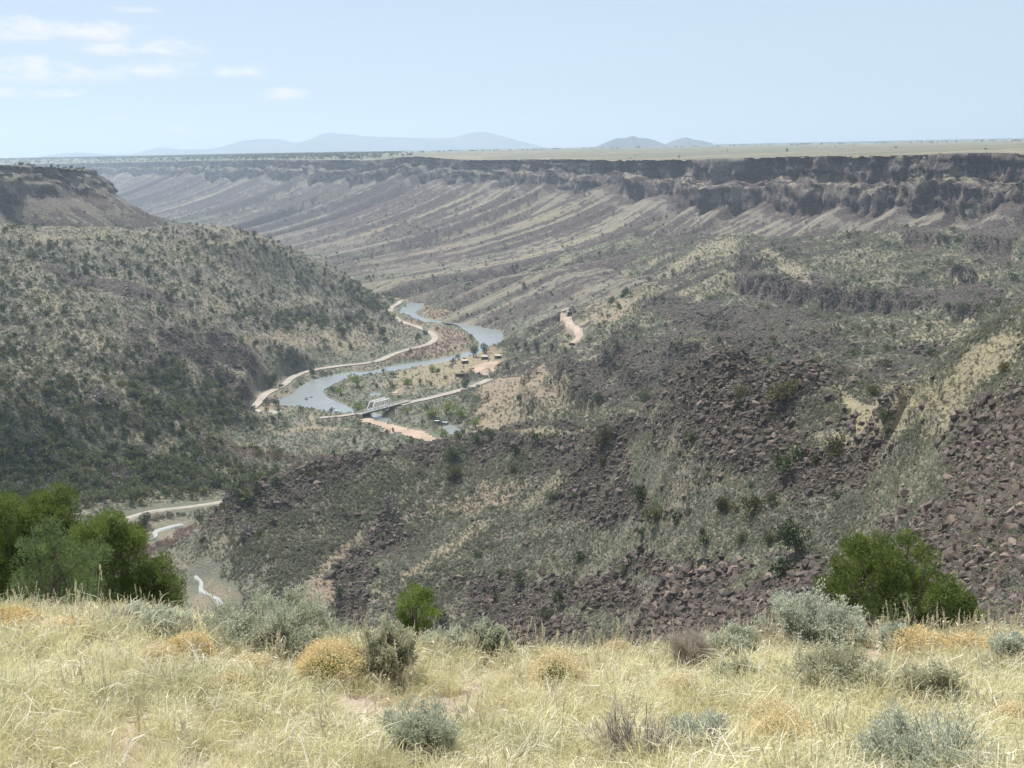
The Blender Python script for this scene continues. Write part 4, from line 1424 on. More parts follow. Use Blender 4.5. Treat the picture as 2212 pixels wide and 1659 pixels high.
def rock_material():
    m = bpy.data.materials.new('basalt_boulder')
    m.use_nodes = True
    nt = m.node_tree
    bs = nt.nodes['Principled BSDF']
    bs.inputs['Roughness'].default_value = 0.9
    bs.inputs['Specular IOR Level'].default_value = 0.15
    geo = nnode(nt, 'ShaderNodeNewGeometry')
    oi = nnode(nt, 'ShaderNodeObjectInfo')
    n1 = noise(nt, geo.outputs['Position'], 1.6, 5.0, 0.65)
    n2 = noise(nt, geo.outputs['Position'], 0.35, 3.0, 0.6)
    c = mixc(nt, oi.outputs['Random'], (0.066, 0.055, 0.050), (0.135, 0.112, 0.099))
    c = mixc(nt, mrange(nt, oi.outputs['Random'], 0.86, 1.0), c, (0.24, 0.19, 0.155))
    c = mixc(nt, mathn(nt, 'MULTIPLY', mrange(nt, n1, 0.45, 0.75), 0.55), c, (0.17, 0.145, 0.125))
    c = mixc(nt, mathn(nt, 'MULTIPLY', mrange(nt, n2, 0.52, 0.72), 0.5), c, (0.15, 0.10, 0.08))
    lk(nt, c, bs.inputs['Base Color'])
    b = nnode(nt, 'ShaderNodeBump')
    b.inputs['Distance'].default_value = 0.12
    lk(nt, n1, b.inputs['Height'])
    lk(nt, b.outputs[0], bs.inputs['Normal'])
    return m


M_ROCK = rock_material()
M_JUN = leaf_mat('juniper_far', (0.062, 0.085, 0.046), (0.13, 0.155, 0.078), 0.25, 0.15, 0.9)
M_OLIVE = leaf_mat('olive_shrub', (0.10, 0.098, 0.052), (0.19, 0.175, 0.09), 0.25, 0.2, 0.9)
M_GREY = leaf_mat('bare_twigs', (0.20, 0.18, 0.165), (0.32, 0.295, 0.27), 0.3, 0.1, 0.5)
M_GREEN = leaf_mat('fresh_green', (0.15, 0.20, 0.055), (0.28, 0.33, 0.11), 0.2, 0.3, 0.4)
M_SAGEF = leaf_mat('sage_far', (0.18, 0.187, 0.142), (0.33, 0.335, 0.25), 0.05, 0.2, 1.1, ((0.36, 0.33, 0.22), 0.84))
M_WILLOW = leaf_mat('red_willow', (0.25, 0.195, 0.17), (0.36, 0.275, 0.235), 0.1, 0.15, 0.7)
M_DULLGREEN = leaf_mat('dull_green', (0.11, 0.128, 0.072), (0.20, 0.215, 0.118), 0.15, 0.2, 0.9)

# ------------------------------------------------------------------ scattering with geometry nodes (ground cover only)
PROTO = {}


def proto_collection(name, meshes):
    c = bpy.data.collections.new(name)
    for i, me in enumerate(meshes):
        o = bpy.data.objects.new('%s_kind_%02d' % (name, i), me)
        c.objects.link(o)
    return c


def scatter(name, pos, rot, scl, idx, coll):
    me = bpy.data.meshes.new(name)
    n = len(pos)
    me.vertices.add(n)
    me.vertices.foreach_set('co', np.asarray(pos, np.float32).ravel())
    for an, typ, key, arr in (('rot', 'FLOAT_VECTOR', 'vector', rot), ('scl', 'FLOAT_VECTOR', 'vector', scl), ('idx', 'INT', 'value', idx)):
        a = me.attributes.new(an, typ, 'POINT')
        a.data.foreach_set(key, np.asarray(arr, np.int32 if typ == 'INT' else np.float32).ravel())
    me.update()
    o = link(name, me)
    ng = bpy.data.node_groups.new(name + '_spread', 'GeometryNodeTree')
    ng.interface.new_socket('Geometry', in_out='INPUT', socket_type='NodeSocketGeometry')
    ng.interface.new_socket('Geometry', in_out='OUTPUT', socket_type='NodeSocketGeometry')
    gi, go = ng.nodes.new('NodeGroupInput'), ng.nodes.new('NodeGroupOutput')
    iop = ng.nodes.new('GeometryNodeInstanceOnPoints')
    ci = ng.nodes.new('GeometryNodeCollectionInfo')
    ci.inputs['Collection'].default_value = coll
    ci.inputs['Separate Children'].default_value = True
    ci.inputs['Reset Children'].default_value = True

    def attr(nm, typ):
        a = ng.nodes.new('GeometryNodeInputNamedAttribute')
        a.data_type = typ
        a.inputs['Name'].default_value = nm
        return a.outputs['Attribute']
    e2r = ng.nodes.new('FunctionNodeEulerToRotation')
    L = ng.links.new
    L(gi.outputs[0], iop.inputs['Points'])
    L(ci.outputs[0], iop.inputs['Instance'])
    iop.inputs['Pick Instance'].default_value = True
    L(attr('idx', 'INT'), iop.inputs['Instance Index'])
    L(attr('rot', 'FLOAT_VECTOR'), e2r.inputs[0])
    L(e2r.outputs[0], iop.inputs['Rotation'])
    L(attr('scl', 'FLOAT_VECTOR'), iop.inputs['Scale'])
    L(iop.outputs[0], go.inputs[0])
    md = o.modifiers.new('spread', 'NODES')
    md.node_group = ng
    return tag(o, kind='stuff')


def sample_near(weight, n, rng):
    """random points on the near land, weight per grid cell"""
    w = weight[:-1, :-1] * keep
    p = w.ravel() / w.sum()
    k = rng.choice(len(p), size=n, p=p)
    i, j = k // (NTH - 1), k % (NTH - 1)
    fi, fj = rng.uniform(0, 1, n), rng.uniform(0, 1, n)
    th = TH[j] + fj * (TH[1] - TH[0])
    L = LD[i] + fi * (LD[i + 1] - LD[i])
    d = np.exp(L)
    x, y = d * np.sin(th), d * np.cos(th)
    return np.stack([x, y, near_z(x, y)], 1), i, j


# what can be seen: march outward along each column, remember the steepest sight line so far
slope_ = Zt / D2
runmax = np.maximum.accumulate(slope_, axis=0)
VIS = np.maximum((slope_ >= runmax - 0.006).astype(float), 0.12)
inview = ((PU > -60) & (PU < 2272)).astype(float)
# screen area of each cell
du = np.abs(np.gradient(PU, axis=1))
dv = np.abs(np.gradient(PV, axis=0))
AREA = np.clip(du * dv, 0, 60) * VIS * inview

# -------------------------------- basalt blocks
rocks = [rock_mesh('block', M_ROCK, RNG, 12 + k % 3, 0.72 + 0.09 * (k % 4)) for k in range(8)]
rc = proto_collection('basalt', rocks)
road_clear = np.ones_like(Z2)
for ln in (low, up, smooth_line(creek_line, 8), smooth_line(creek_line2, 8)):
    dl, _ = dist_to_line(polyline(ln, 3.0), X2, Y2)
    road_clear *= (dl > 7)
for ln in (MAIN_ROAD, CAMP_ROAD, BANK_ROAD, SPUR_ROAD):
    sel = (D2 > 560) & (D2 < 1500)
    dl, _ = dist_to_line(ln, X2[sel], Y2[sel])
    road_clear[sel] *= (dl > 5.5)
for pp in PATCHES:
    road_clear *= 1 - inside(pp, X2, Y2)
land_w = road_clear * (CL != 4) * (D2 > 45)
wr = AREA * land_w * (D2 < 900) * np.clip(rocky_all * 1.0 + 0.06, 0, 1) * (1 - 0.9 * is_floor) * (sstep(0.1, 0.6, rock) * 0.9 + 0.1)
pos, ii, jj = sample_near(wr, 185000, RNG)
dd = np.hypot(pos[:, 0], pos[:, 1])
size = 0.55 * np.exp(RNG.normal(-0.62, 0.85, len(pos))) * np.clip(dd / 230, 0.55, 1.3)
size *= np.where(sc_m[ii, jj] > 0.3, 1.15, 0.85)
size = np.clip(size, 0.22, np.minimum(np.where(sc_m[ii, jj] > 0.3, 0.0135, 0.0095) * dd, 4.0))
pos[:, 2] += size * 0.12
rot = np.c_[RNG.normal(0, 0.3, len(pos)), RNG.normal(0, 0.3, len(pos)), RNG.uniform(0, 6.28, len(pos))]
scl = size[:, None] * RNG.uniform(0.8, 1.25, (len(pos), 3))
idx = RNG.integers(0, len(rocks), len(pos))
big = np.argsort(-(size / dd))[:290]
bm_ = np.zeros(len(pos), bool)
bm_[big] = True
for k in big:
    cls = CLS[CL[ii[k], jj[k]]]
    b = link('boulder', rocks[idx[k]], LAND[cls], tuple(pos[k]))
    b.rotation_euler = rot[k]
    b.scale = scl[k]
scatter('basalt_rubble', pos[~bm_], rot[~bm_], scl[~bm_], idx[~bm_], rc)

def sample_sheet(V, wgt, n):
    w = wgt[:-1, :-1].ravel()
    k = RNG.choice(len(w), size=n, p=w / w.sum())
    nc = V.shape[1] - 1
    i, j = k // nc, k % nc
    a, b = RNG.uniform(0, 1, (n, 1)), RNG.uniform(0, 1, (n, 1))
    return (V[i, j] * (1 - a) + V[i + 1, j] * a) * (1 - b) + (V[i, j + 1] * (1 - a) + V[i + 1, j + 1] * a) * b


def cell_area(V):
    e1, e2 = V[1:, :-1] - V[:-1, :-1], V[:-1, 1:] - V[:-1, :-1]
    a = np.zeros(V.shape[:2])
    a[:-1, :-1] = np.linalg.norm(np.cross(e1, e2), axis=-1)
    return a


# -------------------------------- sage and scrub
tufts = [bush_mesh('tuft', M_SAGEF, RNG, 70, 3, 0.2, 0.66) for k in range(6)]
tc_ = proto_collection('sage_tuft', tufts)
wsg = AREA * land_w * (D2 < 1500) * np.clip(sage * 1.15 - 0.25 * rocky_all + 0.1 * straw, 0.3, 1.2) * (1 - 0.75 * sstep(0.5, 0.95, straw)) * (1 - 0.75 * sstep(0.4, 0.9, pink)) * (1 - wet) * (D2 ** 0.35) * np.where(CL == 0, 0.45, np.where(CL == 1, 0.75, 1.0))
pos, ii, jj = sample_near(wsg, 175000, RNG)
dd = np.hypot(pos[:, 0], pos[:, 1])
size = RNG.uniform(0.6, 1.6, len(pos)) * np.clip(dd / 400, 0.62, 1.6)
wdd = np.hypot(WV[..., 0], WV[..., 1])
tw1 = sample_sheet(WV, cell_area(WV) * np.clip(wcov[..., 3] - 0.15, 0.05, 1) * (wO > 30) * (wO < 700) / wdd ** 1.6, 30000)
tw2 = sample_sheet(MV, cell_area(MV) * ((mO > 2) * (mO < 230) + 0.8 * (mO < -2) * (mO > -60)), 9000)
tw = np.concatenate([tw1, tw2])
dtw = np.hypot(tw[:, 0], tw[:, 1])
okt = ~((dtw < 1750) & (near_z(tw[:, 0], tw[:, 1]) > tw[:, 2] + 0.5))
tw, dtw = tw[okt], dtw[okt]
pos = np.concatenate([pos, tw])
size = np.concatenate([size, RNG.uniform(0.7, 1.7, len(tw)) * np.clip(dtw / 1100, 1, 2.2)])
rot = np.c_[RNG.normal(0, 0.1, (len(pos), 2)), RNG.uniform(0, 6.28, len(pos))]
scl = size[:, None] * np.c_[np.ones(len(pos)), np.ones(len(pos)), RNG.uniform(0.7, 1.1, len(pos))]
pos[:, 2] -= size * 0.06
scatter('sagebrush_scrub', pos, rot, scl, RNG.integers(0, 6, len(pos)), tc_)

# -------------------------------- willow thickets on the flats
wtuft = [bush_mesh('willow_tuft', M_WILLOW, RNG, 40, 3, 0.26, 0.9) for k in range(4)]
ww = AREA * will * (1 - wet) * road_clear
pos, ii, jj = sample_near(ww, 2200, RNG)
size = RNG.uniform(1.0, 2.2, len(pos))
scatter('willow_thicket', pos, np.c_[np.zeros((len(pos), 2)), RNG.uniform(0, 6.28, len(pos))], size[:, None] * np.ones((1, 3)), RNG.integers(0, 4, len(pos)), proto_collection('willow_clump', wtuft))

# -------------------------------- junipers and other far trees
jun = [bush_mesh('juniper_crown', M_JUN, RNG, 130, 4 + k % 3, 0.2, 0.95) for k in range(5)]
oli = [bush_mesh('shrub_crown', M_OLIVE, RNG, 110, 4, 0.2, 0.75) for k in range(3)]
dul = [bush_mesh('oak_crown', M_DULLGREEN, RNG, 120, 4, 0.2, 0.85) for k in range(3)]
gry = [bush_mesh('bare_crown', M_GREY, RNG, 170, 5, 0.15, 0.85) for k in range(3)]
grn = [bush_mesh('willow_crown', M_GREEN, RNG, 320, 6, 0.12, 0.9) for k in range(3)]
FINE = {'j': [bush_mesh('crown_fine', M_JUN, RNG, 800, 6, 0.085, 0.95) for k in range(2)], 'o': [bush_mesh('crown_fine', M_OLIVE, RNG, 800, 6, 0.085, 0.8) for k in range(2)],
        'd': [bush_mesh('crown_fine', M_DULLGREEN, RNG, 800, 6, 0.085, 0.85) for k in range(2)]}
TRUNK = trunk_mesh('trunk', 0.4, 0.05)
lush = np.maximum.reduce([blob(380, 870, 120, 60, 10, (400, 900)), blob(220, 1040, 320, 50, 0, (380, 700)), blob(430, 1050, 160, 40, 0, (380, 700)), blob(640, 690, 150, 18, 4, (800, 1300)), blob(800, 640, 60, 30, 30, (900, 1400))])
bare = np.maximum.reduce([blob(660, 735, 130, 18, 2, (700, 1300)), blob(430, 770, 140, 50, 8, (500, 1100)), blob(560, 850, 70, 50, 40, (600, 1000)), blob(100, 520, 80, 10, 2, (700, 1200)), blob(280, 690, 60, 90, -50, (600, 1100))])
left_hill = (CL == 1) & (D2 > 420)
dens = left_hill * (0.55 + 0.35 * cov_n) * (1 - 0.9 * bare) + lush * 2.2
dens = np.clip(dens, 0.02 * left_hill, 3)
other = ((CL == 5) | (CL == 0)) * (D2 > 480) * 0.055 * (1 - wet) + (CL == 0) * 0.05 * (1 - wet) * (1 - sstep(0.5, 0.9, straw)) + (CL == 2) * 0.012 + (CL == 5) * 0.05 * sstep(0.4, 0.9, sage)
wt_ = AREA * road_clear * (dens + other * 1.0) * (D2 ** 0.6)
for ln, hw in ((MAIN_ROAD, 7), (CAMP_ROAD, 6), (BANK_ROAD, 5), (SPUR_ROAD, 9)):
    sel = (D2 > 560) & (D2 < 1500)
    dl, _ = dist_to_line(ln, X2[sel], Y2[sel])
    wt_[sel] *= (dl > hw)
pos, ii, jj = sample_near(wt_, 3800, RNG)
dd = np.hypot(pos[:, 0], pos[:, 1])
ty = np.zeros(len(pos), int)
r_ = RNG.uniform(0, 1, len(pos))
lz = lush[ii, jj]
ty = np.where(r_ < 0.56, 0, np.where(r_ < 0.80, 1, np.where(r_ < 0.97, 2, 3)))
ty = np.where((lz > 0.4) & (r_ < 0.75), 2, ty)
ty = np.where((lz > 0.4) & (r_ > 0.88), 3, ty)
size = np.exp(RNG.normal(1.30, 0.30, len(pos))) * np.where(lz > 0.4, 1.15, 1.0)
size = np.clip(size, 1.8, 6.5)
hgt = RNG.uniform(0.75, 1.15, len(pos))
KIND = {0: ('juniper', jun, 'dark green juniper', 'tree', 'junipers dotted over the canyon slopes'),
        1: ('olive_bush', oli, 'olive brown bush', 'bush', 'olive brown bushes on the canyon slopes'),
        2: ('leafy_bush', dul, 'dull green leafy bush', 'bush', 'leafy bushes on the canyon slopes'),
        3: ('bare_bush', gry, 'grey leafless bush', 'bush', 'leafless bushes on the canyon slopes')}
CAPS = {0: 290, 1: 120, 2: 120, 3: 60}


def plant(name, crown, p, s, h, label, cat, group=None, trunk=True, rz=0.0):
    t = link(name, None, None, tuple(p))
    t.rotation_euler = (0, 0, rz)
    t.scale = (s, s, s * h)
    tag(t, label, cat, group)
    link('crown', crown, t)
    if trunk:
        link('trunk', TRUNK, t)
    return t




def where(p, s, h, lab):
    u, v = proj(p)
    d = math.hypot(p[0], p[1])
    sz = 'large' if s > 4.3 else ('small' if s < 2.8 else 'middling')
    sh = 'tall' if h > 1.02 else ('low' if h < 0.86 else 'round')
    if u > 1150:
        pl = 'on the lava terraces at far right' if u > 1600 else ('on the slope around the dirt road bend' if d > 560 else 'among the rubble of the near ridge')
    elif d > 1080 and u < 760:
        pl = 'on the high bench under the left mesa' if u < 330 else 'along the skyline of the left hill'
    elif u > 500 and abs(v - 800) < 140 and d > 640:
        pl = 'near the river bend and its road' if u < 900 else 'on the riverside flats by the camp'
    elif v > 960 and u < 620:
        pl = 'in the ' + ('upper' if v < 1020 else 'lower') + ' thicket ' + ('behind the left junipers' if u < 190 else 'above the pale road' if u < 400 else 'at the ridge foot')
    elif v > 780 and u < 620:
        pl = 'on the ' + ('low ground' if v > 880 else 'lower hillside') + (' left of the road junction' if u > 380 else ' by the leafless trees' if u > 170 else ' at the left edge')
    elif u < 260:
        pl = 'on the ' + ('middle' if v > 640 else 'upper') + ' hillside ' + ('at the left edge' if u < 120 else 'near the left edge')
    else:
        pl = ('on the ' + ('lower' if v > 700 else 'upper' if v < 590 else 'middle') + ' hillside ' + ('left of its middle' if u < 430 else 'toward the river')) if d < 1100 else 'on the far end of the valley'
    return '%s %s %s %s' % (sz, sh, lab, pl)


rest = []
for k in range(4):
    sel = np.nonzero(ty == k)[0]
    sel = sel[np.argsort(-(size[sel] / dd[sel]))]
    nm, ms, lab, cat, grp = KIND[k]
    for q, a in enumerate(sel):
        if q < CAPS[k]:
            plant(nm, ms[q % len(ms)], pos[a] - np.array([0, 0, 0.1]), size[a], hgt[a], where(pos[a], size[a], hgt[a], lab), cat, grp, True, RNG.uniform(0, 6.28))
        else:
            rest.append((a, k))
allm = jun + oli + dul + gry
off_ = {0: 0, 1: len(jun), 2: len(jun) + len(oli), 3: len(jun) + len(oli) + len(dul)}
nn = {0: len(jun), 1: len(oli), 2: len(dul), 3: len(gry)}
ra = np.array([r[0] for r in rest])
ri = np.array([off_[r[1]] + RNG.integers(0, nn[r[1]]) for r in rest])
# trees over the canyon wall, the mesa and the plateau join them
def sample_sheet(V, wgt, n):
    w = wgt[:-1, :-1].ravel()
    k = RNG.choice(len(w), size=n, p=w / w.sum())
    nc = V.shape[1] - 1
    i, j = k // nc, k % nc
    a, b = RNG.uniform(0, 1, (n, 1)), RNG.uniform(0, 1, (n, 1))
    return (V[i, j] * (1 - a) + V[i + 1, j] * a) * (1 - b) + (V[i, j + 1] * (1 - a) + V[i + 1, j + 1] * a) * b


def cell_area(V):
    e1, e2 = V[1:, :-1] - V[:-1, :-1], V[:-1, 1:] - V[:-1, :-1]
    a = np.zeros(V.shape[:2])
    a[:-1, :-1] = np.linalg.norm(np.cross(e1, e2), axis=-1)
    return a


wd_ = np.hypot(WV[..., 0], WV[..., 1])
wa = cell_area(WV) * np.clip(wcov[..., 3] - 0.2, 0.05, 1) * (wO > 32) * (wO < 700) / wd_ ** 0.9
p1 = sample_sheet(WV, wa, 6500)
ma = cell_area(MV) * ((mO > 30) * 0.3 + (mO < -3) * (mO > -160) * 2.5)
p2 = sample_sheet(MV, ma, 520)
pd_ = np.hypot(PLV[..., 0], PLV[..., 1])
pa = cell_area(PLV) / pd_ ** 1.6 * ((pd_ < 6000) * 0.25 + sstep(-0.10, -0.24, PLV[..., 0] / pd_) * 2.0)
p3 = sample_sheet(PLV, pa, 420)
p4 = np.concatenate([p1, p2, p3])
wz4 = p4[:, 2]
d4 = np.hypot(p4[:, 0], p4[:, 1])
ok4 = ~((d4 < 1750) & (near_z(p4[:, 0], p4[:, 1]) > wz4 + 1))
p4 = p4[ok4]
s4 = np.clip(np.exp(RNG.normal(0.95, 0.4, len(p4))), 1.3, 6)
i4 = np.where(RNG.uniform(0, 1, len(p4)) < 0.75, RNG.integers(0, len(jun), len(p4)), len(jun) + RNG.integers(0, len(oli), len(p4)))
P_ = np.concatenate([pos[ra], p4])
S_ = np.concatenate([size[ra], s4])
I_ = np.concatenate([ri, i4])
scatter('scattered_trees', P_, np.c_[np.zeros((len(P_), 2)), RNG.uniform(0, 6.28, len(P_))], S_[:, None] * np.c_[np.ones(len(P_)), np.ones(len(P_)), RNG.uniform(0.75, 1.15, len(P_))], I_, proto_collection('far_tree', allm))
# the wooded line on the horizon
pa = cell_area(PLV) / pd_ ** 1.5 * (pd_ > np.where(PLV[..., 0] / pd_ < -0.08, 3000, 4200)) * (pd_ < 14500) * (0.15 + 4 * sstep(-0.06, -0.2, PLV[..., 0] / pd_) + sstep(0.02, 0.15, PLV[..., 0] / pd_) * (pd_ > 8000))
p5 = sample_sheet(PLV, pa, 14000)
scatter('distant_woods', p5, np.c_[np.zeros((len(p5), 2)), RNG.uniform(0, 6.28, len(p5))], RNG.uniform(4, 9, (len(p5), 1)) * np.array([[1.6, 1.6, 1.0]]), RNG.integers(0, len(jun), len(p5)), proto_collection('wood_tree', jun))

# -------------------------------- trees and bushes one can name
def px2m(px, p):
    return px * S * math.hypot(p[0], p[1]) / F / 0.97


def spot(px, py, r, kind, label, h=1.0, cat='bush', group=None, name=None):
    """a plant whose middle the photo shows at px, py with half width r"""
    p = hit(px, py + r * 0.75)
    s = px2m(2 * r, p) / 0.95
    nm, ms = {'j': ('juniper', jun), 'o': ('olive_bush', oli), 'd': ('leafy_bush', dul), 'g': ('bare_tree', gry), 'w': ('cottonwood', grn)}[kind]
    if kind in FINE and r > 9:
        ms = FINE[kind]
    plant(name or nm, ms[int(px + py) % len(ms)], p - np.array([0, 0, 0.05 * s]), s, h, label, cat, group, True, (px * 1.7) % 6.28)


RIDGE_BUSHES = [(980, 1025, 22, 'o', 'olive bush above the red clay patch on the stony ridge'), (1303, 998, 14, 'o', 'small conical olive bush alone below the ridge crest'), (1388, 1070, 25, 'j', 'dark round bush, upper one of a pair on the ridge slope'),
                (1415, 1108, 30, 'd', 'grey green spreading bush, lower one of a pair on the ridge slope'), (1195, 1070, 16, 'd', 'small green bush beside brown rubble midway down the ridge'), (1600, 1160, 17, 'd', 'small grey green bush on yellow grass, left of two greener ones'),
                (1660, 1170, 17, 'j', 'compact dark green bush between two others above the gully scree'), (1718, 1175, 40, 'j', 'large dark green bush above the gully scree'), (1350, 1230, 15, 'd', 'little conical bush above the lower rubble band'),
                (1555, 1090, 25, 'o', 'rusty olive bush beneath the big rubble face'), (1630, 1082, 16, 'd', 'small green bush right under the big rubble face'), (1805, 965, 28, 'o', 'round olive bush on the grassy shoulder of the ridge'),
                (1912, 908, 15, 'j', 'dark green round juniper at the head of the gully'), (1690, 850, 34, 'o', 'wide yellow green bush under the small cliff on the ridge top'), (1602, 852, 18, 'o', 'yellow green bush left of the wide one on the ridge top'),
                (1305, 948, 30, 'o', 'yellow green sprawling bush near the ridge crest'), (840, 1090, 24, 'g', 'dark twiggy bush on the sage slope left of the clay patch'), (975, 975, 22, 'd', 'green bush on the ridge crest before the river pond'),
                (1515, 1150, 10, 'o', 'tiny olive bush on the yellow gully grass'), (1180, 1325, 20, 'd', 'dark bush in the rubble just beyond the grassy edge'), (1390, 855, 18, 'd', 'green bush in the dip behind the ridge crest'),
                (1292, 858, 16, 'd', 'dark green bush at the foot of the black rubble'), (1885, 843, 15, 'o', 'small green bush in the saddle of the gully'), (2170, 795, 14, 'o', 'round grey green bush on the yellow slope by the right edge'),
                (1240, 1068, 12, 'd', 'small pale bush on the grass beside brown rubble'), (1660, 900, 12, 'o', 'small bush on the ridge top beneath wide yellow green one'), (530, 1150, 26, 'g', 'dark twiggy bush low on the sage slope near the creek'),
                (432, 1125, 13, 'j', 'dark bush where the lower road meets the ridge'), (314, 1122, 16, 'j', 'dark green bush between the lower road and the creek'), (1110, 1010, 14, 'd', 'small bush on the ridge slope below the crest rocks')]
for b in RIDGE_BUSHES:
    spot(*b[:5])
cott = [(1050, 862, 62, 'green cottonwood on the inside of the river bend, the larger upper one'), (925, 930, 50, 'green cottonwood on the inside of the river bend, below the larger one'), (1065, 1072, 58, 'round green cottonwood at the near end of the bridge'),
        (1640, 1110, 66, 'green willow tree in the thicket right of the bridge, first from the bridge'), (1755, 1075, 70, 'green willow tree in the thicket behind the parked pickup'), (1880, 1110, 62, 'green willow tree in the thicket right of the parked pickup'),
        (1985, 1190, 56, 'green willow tree at the right end of the thicket'), (1730, 1278, 42, 'round willow bush between the sand bar and the pond'), (1450, 1105, 36, 'green willow bush below the bridge approach'),
        (1340, 345, 46, 'bright green tree beside the river road at the hill foot'), (1300, 275, 24, 'small bright green tree where the river road rounds the hill'), (1650, 760, 40, 'bright green bushes between river and camp meadow'),
        (1450, 850, 50, 'low green bush in the middle of the camp meadow'), (1830, 300, 26, 'small green tree on the far bank flat')]
for (cx, cy, r, lab) in cott:
    px, py = c4(cx, cy)
    spot(px, py, r * 0.2734, 'w', lab, 0.9 if r != 50 else 0.7, 'tree')
for (cx, cy, r, lab) in ((520, 305, 42, 'grey leafless tree on the hillside bench, leftmost of three'), (672, 292, 76, 'wide grey leafless tree on the hillside bench, middle of three'), (965, 325, 76, 'low grey leafless tree on the hillside bench, rightmost of three')):
    px, py = c4(cx, cy)
    spot(px, py, r * 0.2734, 'g', lab, 0.75, 'tree')
spot(215, 858, 24, 'g', 'pale leafless tree in the green thicket by the left edge', 0.8, 'tree')
spot(240, 868, 18, 'g', 'second pale leafless tree right beside the first in the thicket', 0.8, 'tree')
DARK = [(1585, 475, 26, 'dark juniper above the bend of the river road'), (1520, 530, 20, 'dark juniper on the slope above the river road'), (375, 870, 52, 'large dark juniper beside the river road near the car'), (412, 1040, 28, 'dark juniper on the bank at the road junction'),
        (430, 1102, 18, 'small dark juniper on the spur road edge'), (702, 812, 30, 'dark tree on the river bank below the road'), (1850, 680, 24, 'dark juniper at river edge behind the shelters, leftmost'), (1000, 590, 24, 'dark bush beside the dry patch over the road'),
        (1472, 630, 22, 'dark bush between the road and the red willow flat'), (1335, 1252, 18, 'lone dark bush on the edge of the sand bar'), (1690, 792, 24, 'dark bush on the camp meadow by the green ones'), (1550, 872, 22, 'dark bush on the camp meadow, left of the ramada'),
        (1750, 845, 22, 'round dark bush directly left of the ramada'), (1635, 888, 22, 'dark bush on the meadow edge above the dirt road'), (1970, 640, 44, 'dark juniper clump at river edge behind the shelters, larger'), (2060, 615, 40, 'dark juniper clump at river edge behind the shelters, tallest'),
        (1905, 885, 44, 'green bush beside the white notice board'), (1265, 785, 20, 'grey bush on the bank spit across from the road'), (240, 580, 34, 'pair of dark bushes on the left hillside below the bench'), (950, 490, 50, 'dark green bushes at the dry bench edge, leftmost'),
        (1240, 500, 44, 'olive bush at the dry bench edge above the road'), (1860, 1290, 40, 'dark bush at the right end of the pond'), (2010, 1330, 50, 'green bush on the ridge above the pond'), (2110, 1290, 46, 'dark green bush on the ridge right of the pond')]
for i, (cx, cy, r, lab) in enumerate(DARK):
    px, py = c4(cx, cy)
    spot(px, py, r * 0.2734, 'jdjo'[i % 4] if 'dark' not in lab else 'j', lab, 1.05, 'tree' if 'juniper' in lab else 'bush')
UPJ = ['at the left end of the row below the dirt road bend', 'second from left in the row below the dirt road bend', 'larger fourth one in the row below the dirt road bend', 'at the right end of the row below the dirt road bend',
       'small, low in the row below the dirt road bend', 'low one at the middle right of that row below the dirt road', 'on the far talus above the river, left of two', 'on the far talus above the river, right of two', 'high on the slope right of the dirt road',
       'on the pale slope above the dirt road, topmost', 'tall on the pale slope right above the road cut', 'small, left of a pair right of the road cut', 'small, right of a pair right of the road cut', 'right of two above the top of the dirt road', 'left of two above the top of the dirt road', 'on the pale slope, farthest right of the road cut']
for i, (cx, cy, r) in enumerate(((340, 712, 22), (400, 690, 28), (490, 690, 32), (610, 712, 26), (430, 738, 18), (512, 740, 22), (240, 58, 16), (345, 88, 18), (1540, 138, 22), (1165, 295, 38), (1060, 365, 36), (1000, 455, 16), (1044, 470, 18), (920, 335, 20), (880, 350, 18), (1130, 395, 24))):
    px, py = c5(cx, cy)
    spot(px, py, r * 0.281, 'j', 'dark green juniper ' + UPJ[i], 1.15, 'tree', 'junipers around the upper dirt road')

# ------------------------------------------------------------------ the grassy edge we stand on
def gz(x, y):
    x, y = np.asarray(x, float), np.asarray(y, float)
    lip = 10.3 + 0.5 * fbm(x / 3.5, 0 * x + 2.2, 2, 17)
    e = np.maximum(y - lip, 0)
    z = -1.72 - 0.318 * y - np.where(x < 0, 0.055 * x, 0.035 * x)
    return z - 0.27 * e ** 1.5 + 0.05 * fbm(x / 1.3, y / 1.3, 3, 33) + 0.10 * fbm(x / 4, y / 4, 2, 36)


def ghit(px, py):
    r = ray(px, py)
    d = np.linspace(2.5, 16, 1200)
    h = math.hypot(r[0], r[1])
    x, y, z = r[0] / h * d, r[1] / h * d, r[2] / h * d
    k = np.nonzero(gz(x, y) >= z)[0]
    k = k[0] if len(k) else np.argmin(z - gz(x, y))
    return np.array([x[k], y[k], gz(x[k], y[k])])


xs, ys = np.linspace(-15, 15, 260), np.linspace(-4, 16, 190)
GX, GY = np.meshgrid(xs, ys)
GV = np.stack([GX, GY, gz(GX, GY)], -1)
M_SOIL = flat_mat('dry_soil', (0.26, 0.205, 0.155), (0.37, 0.30, 0.23), 2.5, 0.95, 0.05, 0, 0.03, 18)
ground = tag(link('ground', np_mesh('ground', GV.reshape(-1, 3), grid_faces(*GX.shape), M_SOIL)), kind='structure')


# grass: tussocks of curved blades
def grass_mat(name, a, b, c):
    m = leaf_mat(name, a, b, 3.0, 0.35, 0.7)
    return m


M_STRAW = leaf_mat('dry_grass', (0.60, 0.55, 0.315), (0.83, 0.785, 0.525), 2.0, 0.35, 0.9)
M_STRAWG = leaf_mat('green_dry_grass', (0.43, 0.43, 0.25), (0.62, 0.60, 0.38), 2.0, 0.35, 0.9)
M_PALE = leaf_mat('bleached_grass', (0.62, 0.57, 0.44), (0.78, 0.74, 0.62), 2.0, 0.3, 0.5)
M_STALK = leaf_mat('straw_stalk', (0.60, 0.53, 0.36), (0.80, 0.74, 0.56), 5.0, 0.2, 0.5)


